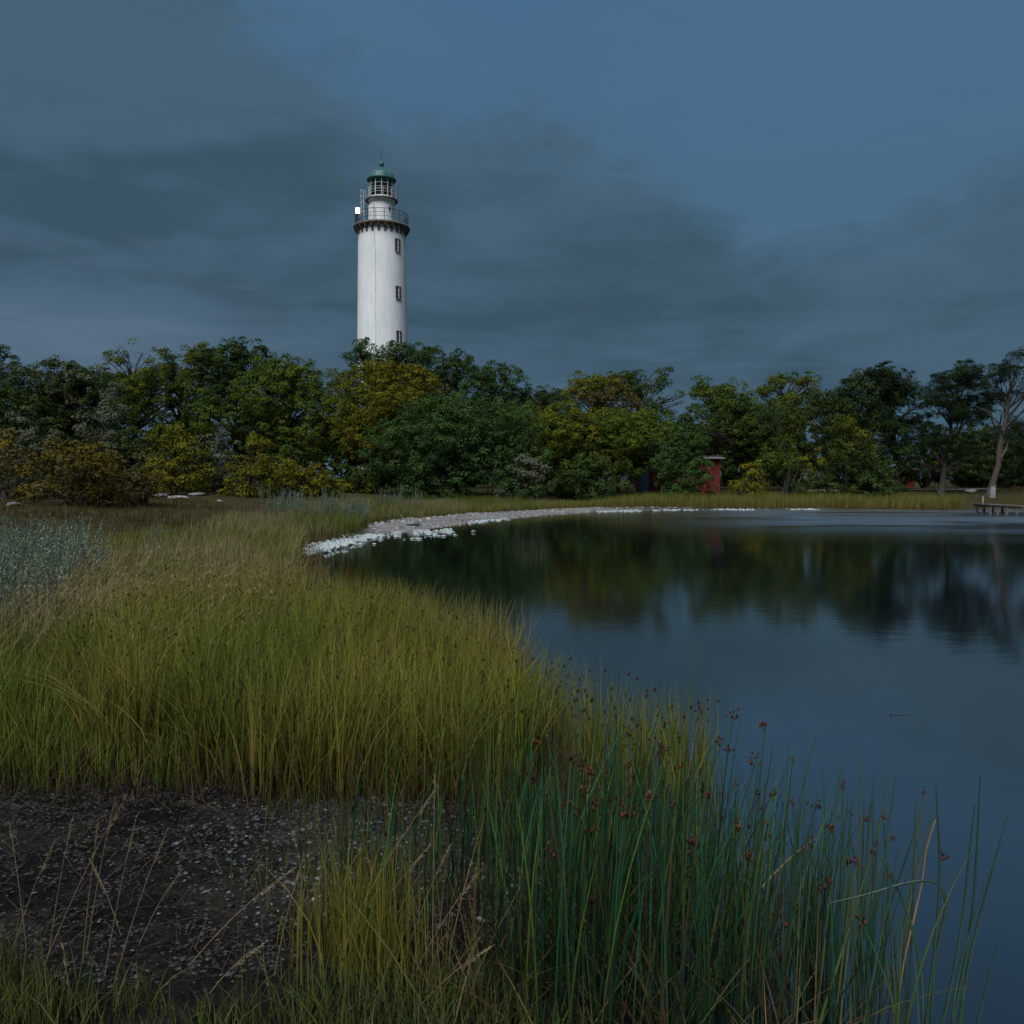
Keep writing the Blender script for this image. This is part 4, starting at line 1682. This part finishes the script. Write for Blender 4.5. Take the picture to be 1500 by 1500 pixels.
# --- heath on the brown bank in front of the thicket
n = 9000
P = sample_poly([(-9.0, 17), (-8.6, 22), (-9.2, 28), (-10, 34), (-14, 37), (-24, 36), (-18, 24)], n)
P = clumpy(P, .9, .9)
P = P[fbm(P[:, 0] * .7 + 5, P[:, 1] * .7) > .40]
n = len(P)
blades('heath', on_ground(P), rng.uniform(.08, .34, n) * (.4 + 1.2 * fbm(P[:, 0], P[:, 1])), rng.uniform(.010, .022, n), rng.rand(n) * 6.28, np.abs(rng.normal(.25, .3, n)),
       palette(n, [(.030, .020, .012), (.04, .03, .012)]), palette(n, [(.075, .042, .020), (.060, .055, .018), (.095, .065, .030), (.05, .028, .018)]), 2,
       'rusty brown heath on the bank in front of the left thicket', 'heath')

# --- foreground: low grass along the bottom edge
n = 6500
P = sample_poly([(-2.4, 2.0), (-.25, 2.0), (.25, 2.2), (.2, 2.55), (-.35, 2.75), (-.75, 2.52), (-1.05, 2.50), (-1.4, 2.66), (-1.75, 2.80), (-2.4, 2.75)], n)
P = clumpy(P, 3, .25)
b = on_ground(P)
hh = rng.uniform(.06, .24, n) * (.6 + .8 * fbm(P[:, 0] * 2, P[:, 1] * 2)) * (1 - .45 * sstep(P[:, 0], -1.35, -.95) * sstep(-P[:, 0], .75, .95))
blades('foreground_grass', b, hh, rng.uniform(.003, .006, n), rng.rand(n) * 6.28, np.abs(rng.normal(.3, .35, n)).clip(0, 1),
       palette(n, [(.04, .05, .014), (.06, .05, .02)]), palette(n, [(.055, .085, .018), (.08, .10, .02), (.04, .065, .02), (.11, .095, .04)]), 4,
       'short dark green grass along the bottom edge of the picture')
# yellow-green tuft
n = 460
P = np.array([-.50, 2.80]) + rng.normal(0, 1, (n, 2)) * np.array([.10, .10])
blades('yellow_grass_tuft', on_ground(P), rng.uniform(.18, .46, n), rng.uniform(.003, .006, n), rng.rand(n) * 6.28, np.abs(rng.normal(.1, .2, n)),
       palette(n, [(.10, .10, .02)]), palette(n, [(.15, .145, .022), (.115, .125, .020), (.17, .14, .03)]), 4, 'bright yellow-green grass tuft in the lower middle')

# thin grass over the pebbly tongue between mud and rushes
n = 520
P = clumpy(sample_poly([(-1.15, 3.1), (-.60, 2.75), (-.30, 2.9), (-.35, 3.9), (-.9, 4.2), (-1.2, 4.2)], n, lambda x, y: np.clip(.15 + sstep(x, -1.1, -.5), 0, 1)), 5, .22)
blades('tongue_grass', on_ground(P), rng.uniform(.08, .32, n), rng.uniform(.003, .006, n), rng.rand(n) * 6.28, np.abs(rng.normal(.1, .3, n)),
       palette(n, [(.02, .03, .008)]), palette(n, [(.04, .085, .022), (.07, .105, .02), (.10, .11, .022), (.15, .12, .06)]), 4, 'thin green grass growing through the pebbles beside the dark mud')

# --- foreground bulrushes, the uncountable mass
RUSH = [(-.95, 3.35), (-.40, 3.75), (.25, 4.0), (.80, 3.9), (.95, 3.5), (1.10, 3.0), (1.22, 2.3), (.1, 2.3), (-.1, 2.75), (-.55, 2.95)]
n = 1500
P = sample_poly(RUSH, n, lambda x, y: np.clip(.28 + .72 * sstep(x, -.50, .10), 0, 1) * (1 - .45 * sstep(x, .55, .95)))
P = clumpy(P, 3.5, .30)
b = on_ground(P)
b[:, 2] = np.maximum(b[:, 2], -.2)
pxr = 750 + FPX * P[:, 0] / P[:, 1]
top_row = np.interp(pxr, [420, 560, 700, 850, 1000, 1200, 1400], [1215, 1165, 1105, 1090, 1085, 1150, 1250]) + rng.normal(48, 70, n)
hh = np.clip(CAM_H - P[:, 1] * (top_row - 700) / FPX, .30, 1.0)
dead = rng.rand(n) < .06
tipc = palette(n, BLUEG, .1) * rng.choice([.40, .7, 1.0, 1.35], size=(n, 1))
tipc[dead] = palette(dead.sum(), [(.10, .060, .026), (.11, .085, .04), (.10, .040, .018)])
rootc = palette(n, [(.005, .014, .007), (.008, .016, .005), (.013, .010, .005)])  # near-black feet: the shade in gaps between stems is painted into the blades
ld, ln = rng.normal(.3, 1.4, n), np.abs(rng.normal(0, .17, n))
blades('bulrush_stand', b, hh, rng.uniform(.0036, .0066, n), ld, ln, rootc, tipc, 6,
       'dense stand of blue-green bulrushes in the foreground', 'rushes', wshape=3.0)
k = np.where((pxr > 780) & (rng.rand(n) < .055))[0]
q = np.repeat(k, 6)
seed_specks('bulrush_seed_heads', blade_point(b[q], hh[q], ld[q], ln[q], np.repeat(rng.uniform(.80, .96, len(k)), 6)) + rng.normal(0, .009, (len(q), 3)),
            rng.uniform(.0035, .0070, len(q)), [(.060, .022, .014), (.085, .034, .020), (.04, .018, .012)], 'red-brown seed clusters among the dense bulrushes', 'seed heads')
n = 700
P = sample_poly([(-.3, 2.3), (1.0, 2.3), (1.0, 3.4), (.2, 3.4), (-.3, 2.9)], n)
b = on_ground(P, 0)
b[:, 2] = np.maximum(b[:, 2], -.02)
blades('broken_rush_stalks', b, rng.uniform(.15, .55, n), rng.uniform(.003, .006, n), rng.rand(n) * 6.28, rng.uniform(.3, 1, n),
       palette(n, [(.09, .07, .03), (.05, .06, .02)]), palette(n, [(.16, .12, .06), (.11, .06, .03), (.07, .09, .03)]), 4, 'broken and bent dry stalks low in the bulrush stand', 'dead rushes', droop=1.3)


# --- single rushes one can pick out
M_RUSH = []
for nm, c in (('rush_green', (.022, .060, .036)), ('rush_dark', (.018, .040, .027)), ('rush_olive', (.055, .075, .022)), ('rush_straw', (.20, .13, .06))):
    M_RUSH.append(plain(nm, c, .5, 0, .3, 7))
M_SEED = plain('seed_brown', (.042, .015, .011), .8, 0, .5, 60)
M_STRAW = plain('dry_straw', (.17, .13, .07), .8, 0, .3, 20)


def curve_pts(P0, P1, P2, n=10):
    return [tuple((1 - t) ** 2 * np.array(P0) + 2 * t * (1 - t) * np.array(P1) + t * t * np.array(P2)) for t in np.linspace(0, 1, n)]


def seed_cluster(mb, c, s, n=7):
    for k in range(n):
        o = np.array(c) + rng.normal(size=3) * s * .55
        d = unit(rng.normal(size=(1, 3)))[0]
        r = s * rng.uniform(.22, .36)
        mb.tube([o - d * r * 1.5, o, o + d * r * 1.5], [r * .25, r, r * .2], 5)


def rush(label, pts_px, by, mat=0, head=None, group=None, rad=.0042, cat='rush', name='bulrush'):
    """pts_px: pixels from tip to base ; by: row where the foot meets water or mud"""
    bpx = pts_px[-1]
    d = ray(bpx[0], by)
    t = (-0.01 - CAM_H) / d[2]
    Y = d[1] * t
    foot = at_depth(bpx[0], by, Y)
    gz = min(tz(foot[0], Y), 0) - .03
    if len(pts_px) > 3 and not any(w in label for w in ('arch', 'bent', 'folded')):
        pts_px = [pts_px[0], pts_px[len(pts_px) // 2], pts_px[-1]]
    pts = []
    m = len(pts_px)
    for i, (x, y) in enumerate(pts_px[:-1]):
        pts.append(at_depth(x, y, Y + rng.normal() * .02 * (i == 0)))
    pts.append(np.array([foot[0], Y, 0.0]))
    pts = pts[::-1]
    # smooth Catmull-Rom through the points
    out = []
    Q = [pts[0] * 2 - pts[1]] + pts + [pts[-1] * 2 - pts[-2]]
    for i in range(1, len(Q) - 2):
        for u in np.linspace(0, 1, 6)[:-1]:
            a, b_, c, e = Q[i - 1], Q[i], Q[i + 1], Q[i + 2]
            out.append(.5 * ((2 * b_) + (-a + c) * u + (2 * a - 5 * b_ + 4 * c - e) * u * u + (-a + 3 * b_ - 3 * c + e) * u ** 3))
    out.append(pts[-1])
    out = [np.array([foot[0], Y, gz])] + out
    org = np.array([foot[0], Y, max(gz, tz(foot[0], Y))])
    loc = [tuple(p - org) for p in out]
    root = empty(name, tuple(org), label, cat, group)
    k = len(loc)
    MB().tube(loc, [rad * 1.12 * (1 - .70 * (i / (k - 1)) ** 3) for i in range(k)], 5).build('stem', M_RUSH[mat], root)
    if head:
        hx, hy, hs = head
        hp = at_depth(hx, hy, Y) - org
        mb = MB()
        seed_cluster(mb, hp, hs, 9)
        near = min(loc, key=lambda p_: np.linalg.norm(np.array(p_) - hp))
        mb.tube([near, tuple(hp)], .0012, 3)
        mb.build('seed_head', M_SEED, root)
    return root


RG = 'single bulrushes standing in the water at right'
rush('tallest straight bulrush at the far right, its tip above its neighbours', [(1436, 1135), (1431, 1230), (1424, 1340), (1400, 1470), (1388, 1540)], 1545, 1, group=RG)
rush('bulrush with a blunt tip crossing the tallest one at far right', [(1428, 1177), (1431, 1230), (1421, 1280), (1405, 1380), (1380, 1480), (1372, 1540)], 1545, 1, group=RG)
rush('outermost bulrush leaning right, the last one at the right', [(1476, 1194), (1452, 1290), (1425, 1386), (1408, 1470), (1398, 1550)], 1550, 1, group=RG)
rush('thin bulrush leaning right below the outermost tips', [(1447, 1281), (1425, 1345), (1406, 1420), (1390, 1540)], 1545, 0, group=RG, rad=.003)
rush('short lone bulrush tip low at the far right', [(1462, 1377), (1448, 1430), (1432, 1500), (1422, 1560)], 1560, 1, group=RG, rad=.0036)
rush('bulrush bowed leftwards at its tip with a brown seed head low beside it', [(1371, 1153), (1378, 1220), (1376, 1310), (1362, 1390), (1352, 1540)], 1545, 1, (1383, 1254, .012), RG)
rush('bulrush bent over in a wide arch, its tip hanging left', [(1215, 1323), (1270, 1310), (1330, 1293), (1366, 1292), (1383, 1310), (1384, 1340), (1370, 1410), (1362, 1540)], 1545, 1, group=RG)
rush('bulrush arching left with a seed head at its bent tip', [(1280, 1250), (1294, 1261), (1314, 1300), (1334, 1352), (1350, 1430), (1352, 1530)], 1540, 0, (1278, 1250, .014), RG)
rush('straw-coloured broken rush folded near the tip', [(1374, 1225), (1371, 1201), (1357, 1245), (1351, 1290), (1340, 1340), (1322, 1420), (1310, 1510)], 1520, 3, group=RG, rad=.003)
rush('upright bulrush left of the arched one', [(1312, 1137), (1300, 1230), (1295, 1320), (1291, 1400), (1290, 1500)], 1505, 0, group=RG)
rush('upright bulrush with a needle tip rising over the double seed head', [(1281, 1131), (1274, 1210), (1266, 1300), (1258, 1400), (1248, 1480)], 1490, 0, group=RG)
rush('bulrush slanting right behind the arched one', [(1348, 1190), (1332, 1245), (1310, 1310), (1290, 1400), (1275, 1500)], 1510, 1, group=RG)
rush('slim upright bulrush between the slanting one and the bowed one', [(1341, 1177), (1340, 1260), (1336, 1360), (1328, 1500)], 1510, 1, group=RG, rad=.003)
rush('long bulrush slanting up right with a pair of brown seed heads', [(1275, 1208), (1240, 1255), (1195, 1300), (1150, 1345), (1110, 1420)], 1440, 0, (1270, 1202, .016), RG)
rush('bulrush leaning right with the highest tip at the left of the group', [(1197, 1072), (1180, 1140), (1170, 1190), (1160, 1280), (1150, 1420)], 1430, 0, group=RG)
rush('bulrush with a knobbed tip left of the needle-tipped one', [(1233, 1110), (1226, 1170), (1218, 1260), (1212, 1420)], 1430, 0, group=RG)
rush('straw-tipped bulrush with a bent stalk and a brown head at the middle right', [(1195, 1228), (1165, 1250), (1130, 1284), (1100, 1320), (1095, 1335), (1092, 1410)], 1430, 3, (1186, 1233, .016), RG, rad=.003)
rush('bulrush topped by the biggest seed cluster, leaning right', [(1079, 1046), (1060, 1085), (1040, 1140), (1022, 1220), (1010, 1330)], 1345, 0, (1078, 1046, .020), RG)
rush('bulrush whose double seed cluster stands right of the biggest one', [(1122, 1056), (1116, 1110), (1108, 1200), (1104, 1330)], 1345, 0, (1118, 1064, .020), RG)
rush('bulrush with a wide drooping seed cluster under the double one', [(1112, 1100), (1090, 1160), (1070, 1240), (1060, 1340)], 1355, 0, (1106, 1112, .021), RG)
rush('bulrush with a red-brown cluster left of the drooping one', [(1066, 1088), (1060, 1160), (1052, 1240), (1048, 1330)], 1345, 2, (1069, 1097, .017), RG)
rush('bulrush with a small cluster below the biggest one', [(1052, 1076), (1040, 1120), (1030, 1200), (1024, 1320)], 1335, 0, (1054, 1087, .018), RG)
rush('bulrush with a tiny round head right of the drooping cluster', [(1162, 1110), (1152, 1180), (1140, 1280), (1132, 1370)], 1385, 0, (1161, 1113, .010), RG)
rush('tall slender reed with side leaves standing alone over the water', [(1026, 935), (1012, 970), (1008, 1010), (1004, 1070), (1001, 1150), (1000, 1210)], 1215, 2, group=RG, rad=.004)
# plain ones between: nothing tells them apart
for k in range(80):
    bx_ = rng.uniform(1010, 1330)
    by_ = rng.uniform(1330, 1500) + (bx_ - 1010) * .18
    hgt = rng.uniform(200, 300)
    ln_ = rng.normal(12, 26)
    tipx, tipy = bx_ + ln_, by_ - hgt
    midx = bx_ + ln_ * .3
    hd = (tipx + rng.normal() * 3, tipy + 8, rng.uniform(.008, .013)) if rng.rand() < .2 else None
    rush('dark green bulrush with a brown seed head in the loose right part of the stand' if hd else 'plain dark green bulrush in the loose right part of the stand',
         [(tipx, tipy), (midx + ln_ * .2, by_ - hgt * .5), (bx_, by_)], by_, int(rng.randint(3)), hd, RG, rad=rng.uniform(.0026, .0042))


# --- dry grass stalks in front of the mud
def stalk(label, tip, base, head=.10, group='dry grass stalks in front of the dark mud'):
    g = ground(*base)
    Y = g[1]
    T = at_depth(tip[0], tip[1], Y) - g
    root = empty('dry_grass_stalk', tuple(g), label, 'grass stalk', group)
    mid = T * .55 + np.array([-.06 * T[0], 0, .02])
    pts = curve_pts((0, 0, -.02), mid, T, 10)
    MB().tube(pts, [.0019 * (1 - .6 * i / 9) for i in range(10)], 4).build('stem', M_STRAW, root)
    mb = MB()
    L = np.linalg.norm(T)
    for k in range(34):
        u = 1 - rng.rand() * head / L
        p = np.array(pts[-1]) * u + np.array(pts[6]) * (1 - u) if False else T * u + (mid - T) * (1 - u) * .5
        d = unit((T - mid)[None])[0] + rng.normal(size=3) * .28
        l_ = rng.uniform(.008, .018)
        mb.tube([p, p + d * l_], [.0016, .0004], 3, False)
    mb.build('seed_plume', M_STRAW, root)
    return root


ST = [((14, 1204), (40, 1395), 'leftmost tall dry stalk, leaning left over the mud'),
      ((80, 1234), (20, 1380), 'dry stalk leaning right from the left edge'),
      ((105, 1203), (70, 1400), 'dry stalk with a hooked tip near the left edge'),
      ((144, 1204), (120, 1410), 'slim dry stalk left of the tall crossing pair'),
      ((168, 1172), (126, 1392), 'tall upright dry stalk of the crossing pair'),
      ((185, 1166), (57, 1426), 'long dry stalk slanting right, tallest over the mud'),
      ((200, 1197), (152, 1430), 'thin dry stalk right of the crossing pair'),
      ((246, 1213), (165, 1440), 'long dry stalk slanting right across the middle of the mud'),
      ((132, 1258), (180, 1372), 'dry stalk leaning left against the others'),
      ((265, 1276), (200, 1385), 'short dry stalk slanting right in the mid mud'),
      ((423, 1277), (270, 1415), 'bowed dry stalk reaching far right over the mud'),
      ((444, 1255), (400, 1430), 'dry stalk with a fluffy head at the right edge of the mud'),
      ((384, 1384), (300, 1456), 'low dry stalk slanting right near the bottom grass'),
      ((93, 1387), (105, 1495), 'short dry stalk bending left in the bottom left grass'),
      ((385, 1405), (402, 1496), 'short dry stalk leaning left in the bottom grass'),
      ((637, 1136), (633, 1450), 'tallest reddish dry stalk, upright in the lower middle'),
      ((642, 1150), (482, 1412), 'long dry stalk slanting right over the yellow tuft'),
      ((628, 1240), (530, 1372), 'straw stalk slanting right just above the yellow tuft'),
      ((660, 1237), (595, 1392), 'feathery stalk right of the tall upright one'),
      ((702, 1276), (598, 1436), 'long pale stalk slanting right among the bulrushes'),
      ((720, 1386), (600, 1482), 'low pale stalk slanting right near the bottom middle'),
      ((935, 1385), (950, 1500), 'pale dead stalk standing low at the bottom middle right'),
      ((820, 1425), (832, 1500), 'short whitish dead stalk at the bottom edge')]
for tip, base, lb in ST:
    stalk(lb, tip, base)


# ------------------------------------------------------------------ wormwood
def wormwood_mesh(seed):
    rs = np.random.RandomState(seed)
    V, F, C = [], [], []
    ns = rs.randint(9, 15)
    o = 0
    for s in range(ns):
        a = rs.rand() * 6.28
        r = rs.rand() * .14
        h = rs.uniform(.45, .85)
        ln = rs.uniform(0, .22)
        nl = 170
        u = rs.rand(nl) ** .85
        cx = r * math.cos(a) + ln * np.cos(a) * u ** 2 * h
        cy = r * math.sin(a) + ln * np.sin(a) * u ** 2 * h
        p = np.stack([cx, cy, u * h], 1)
        th = rs.rand(nl) * 6.28
        L = rs.uniform(.016, .042, nl) * (1.2 - .6 * u)
        d = np.stack([np.cos(th) * .55, np.sin(th) * .55, np.full(nl, .85)], 1) * L[:, None]
        sd = np.stack([-np.sin(th), np.cos(th), np.zeros(nl)], 1) * (L * .22)[:, None]
        q = np.stack([p, p + d * .5 + sd, p + d, p + d * .5 - sd], 1)
        V.append(q.reshape(-1, 3))
        F.append(np.arange(nl * 4).reshape(nl, 4) + o)
        o += nl * 4
        c = np.array([.225, .285, .205]) * (1 + .10 * rs.normal(size=(nl, 1)))
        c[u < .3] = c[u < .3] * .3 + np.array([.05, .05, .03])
        C.append(np.repeat(c, 4, 0))
        # stem
        pts = np.array([(r * math.cos(a) + ln * math.cos(a) * w ** 2 * h, r * math.sin(a) + ln * math.sin(a) * w ** 2 * h, w * h) for w in np.linspace(0, 1, 5)])
        q = np.stack([pts - (.003, 0, 0), pts + (.003, 0, 0)], 1).reshape(-1, 3)
        V.append(q)
        F.append(np.array([(2 * i, 2 * i + 1, 2 * i + 3, 2 * i + 2) for i in range(4)]) + o)
        o += 10
        C.append(np.tile(np.array([.11, .12, .10]), (10, 1)))
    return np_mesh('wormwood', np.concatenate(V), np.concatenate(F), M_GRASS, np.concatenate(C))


WM = [wormwood_mesh(70 + k) for k in range(5)]


def wormwood(x, y, s, label, group):
    o = link('wormwood_plant', WM[rng.randint(5)])
    o.location = (x, y, tz(x, y) - .02)
    o.scale = (s, s, s * rng.uniform(.85, 1.1))
    o.rotation_euler = (0, 0, rng.rand() * 6.28)
    tag(o, label, 'plant', group)


for k in range(64):
    f = rng.rand()
    Yw = rng.uniform(7.6, 15)
    pxw = rng.uniform(-40, 80 + 75 * sstep(Yw, 8.5, 12))
    wormwood((pxw - 750) / FPX * Yw, Yw, rng.uniform(1.0, 1.35), 'silvery blue-green wormwood plant in the dense patch at the left edge', 'wormwood at the left edge')
for k in range(34):
    Yw = rng.uniform(26, 33)
    pxw = rng.uniform(385, 540)
    if rng.rand() < .2:
        pxw, Yw = rng.uniform(560, 640), rng.uniform(37, 41)
    wormwood((pxw - 750) / FPX * Yw, Yw, rng.uniform(1.1, 1.6), 'silvery wormwood plant in the far band on the bank below the wood', 'wormwood on the far bank')
for k in range(10):
    Yw = rng.uniform(13, 20)
    pxw = rng.uniform(60, 330)
    wormwood((pxw - 750) / FPX * Yw, Yw, rng.uniform(.6, .9), 'small silvery wormwood plant scattered among the meadow grass', 'wormwood in the meadow')


# ------------------------------------------------------------------ mud litter, pebbles
def flakes(name, P, size, cols, label, cat, flat=.35):
    n = len(P)
    base = np.array([(1, 0, -.2), (.2, .9, -.2), (-.9, .4, -.2), (-.6, -.8, -.2), (.5, -.8, -.2), (.1, 0, 1.0)])
    F0 = np.array([(0, 1, 5), (1, 2, 5), (2, 3, 5), (3, 4, 5), (4, 0, 5)])
    a = rng.rand(n) * 6.28
    ca, sa = np.cos(a), np.sin(a)
    st = rng.uniform(.6, 1.6, (n, 1))
    B = np.repeat(base[None], n, 0) * (1 + .25 * rng.normal(size=(n, 6, 1)))
    x = B[:, :, 0] * st
    y = B[:, :, 1]
    V = np.stack([x * ca[:, None] - y * sa[:, None], x * sa[:, None] + y * ca[:, None], B[:, :, 2] * flat], 2) * size[:, None, None] + P[:, None]
    F = (F0[None] + (np.arange(n) * 6)[:, None, None]).reshape(-1, 3)
    me = np_mesh(name, V.reshape(-1, 3), F, M_TINT, np.repeat(palette(n, cols, .3), 6, 0))
    return tag(link(name, me), label, cat, kind='stuff')


MUD = [(-2.75, 2.7), (-.4, 2.6), (-.2, 3.2), (.15, 3.7), (.1, 4.4), (-.8, 4.4), (-2.0, 4.55), (-3.0, 4.5)]
n = 26000
P = clumpy(clumpy(sample_poly(MUD, n, lambda x, y: np.clip(4 * (fbm(x * 2.3, y * 3.8) - .30), .08, 1)), 5, .25), 11, .10)
flakes('mud_litter', on_ground(P, .002), rng.uniform(.002, .009, n) , [(.017, .0155, .0148), (.030, .027, .0255), (.009, .008, .008), (.052, .048, .045)],
       'dark rotted seaweed and litter covering the mud flat', 'litter')
n = 1500
P = sample_poly([(-1.55, 3.5), (-.9, 3.0), (-.1, 3.0), (.1, 3.7), (.0, 4.35), (-1.0, 4.35), (-1.5, 4.2)], n, lambda x, y: np.clip(.15 + sstep(x, -1.5, -.7), 0, 1))
flakes('pebbles', on_ground(P, .004), rng.uniform(.004, .012, n), [(.085, .082, .078), (.05, .048, .046), (.135, .13, .126), (.07, .052, .048), (.04, .04, .042)],
       'pale pebbles showing between the bulrush stems', 'pebbles', .6)
n = 140
P = sample_poly(MUD, n)
flakes('pale_shell_bits', on_ground(P, .008), rng.uniform(.004, .012, n), [(.11, .12, .12), (.08, .09, .10), (.06, .06, .07)], 'scattered pale shells and chips on the mud', 'shells', .5)
n = 3000
P = sample_poly(MUD, n)
blades('mud_straw', on_ground(P, .008), rng.uniform(.03, .12, n), rng.uniform(.002, .004, n), rng.rand(n) * 6.28, np.full(n, 1.25), palette(n, [(.05, .04, .03)]), palette(n, [(.09, .07, .05), (.05, .04, .035)]), 2,
       'flattened dead straw on the mud', 'straw', droop=1.1)
# far beach pebbles
n = 9000
P = np.stack([rng.uniform(-6, 14, n), rng.uniform(23, 48, n)], 1)
sdv = signed_dist(P, POND)
P = P[((sdv > -.05) & (sdv < .8)) | (signed_dist(P, BEACH) < .2)]
P = P[signed_dist(P, POND) > -.05]
flakes('beach_pebbles', on_ground(P, .01), rng.uniform(.02, .07, len(P)), [(.20, .19, .185), (.14, .135, .13), (.26, .25, .24)], 'grey shingle of the beach on the far shore', 'pebbles', .6)


# ------------------------------------------------------------------ floating twig
d = ray(1316, 1047)
t = -CAM_H / d[2]
tw = np.array([d[0] * t, d[1] * t, .004])
root = empty('floating_twig', tuple(tw), 'small dark twig floating alone on the open water', 'twig')
MB().tube([(-.07, 0, 0), (-.03, .01, .004), (.03, -.005, .002), (.10, .012, .003)], [.0015, .003, .0025, .001], 5).build('twig_stem', M_WETWOOD, root)
MB().tube([(-.05, 0, .0), (-.06, -.012, .008), (-.075, -.016, .012)], [.002, .003, .001], 5).build('twig_fork', M_WETWOOD, root)

# ------------------------------------------------------------------ rotting wrack along the near inlet
n = 1800
u = rng.rand(n)
yy = 10.5 + 13 * u
xx = np.interp(yy, [10.2, 13, 16.5, 19.2, 21, 22.6, 25], [-2.2, -3.0, -3.7, -4.5, -4.9, -4.5, -3.7]) - np.abs(rng.normal(0, .35, n)) + .15
P = np.stack([xx, yy], 1)
blades('shore_wrack', on_ground(P, 0), rng.uniform(.08, .34, n), rng.uniform(.008, .016, n), rng.rand(n) * 6.28, rng.uniform(.1, .9, n),
       palette(n, [(.05, .035, .02), (.04, .035, .02)]), palette(n, [(.09, .06, .035), (.07, .075, .025), (.11, .08, .05)]), 3, 'brown dying plants along the dark inlet left of the foam', 'wrack')
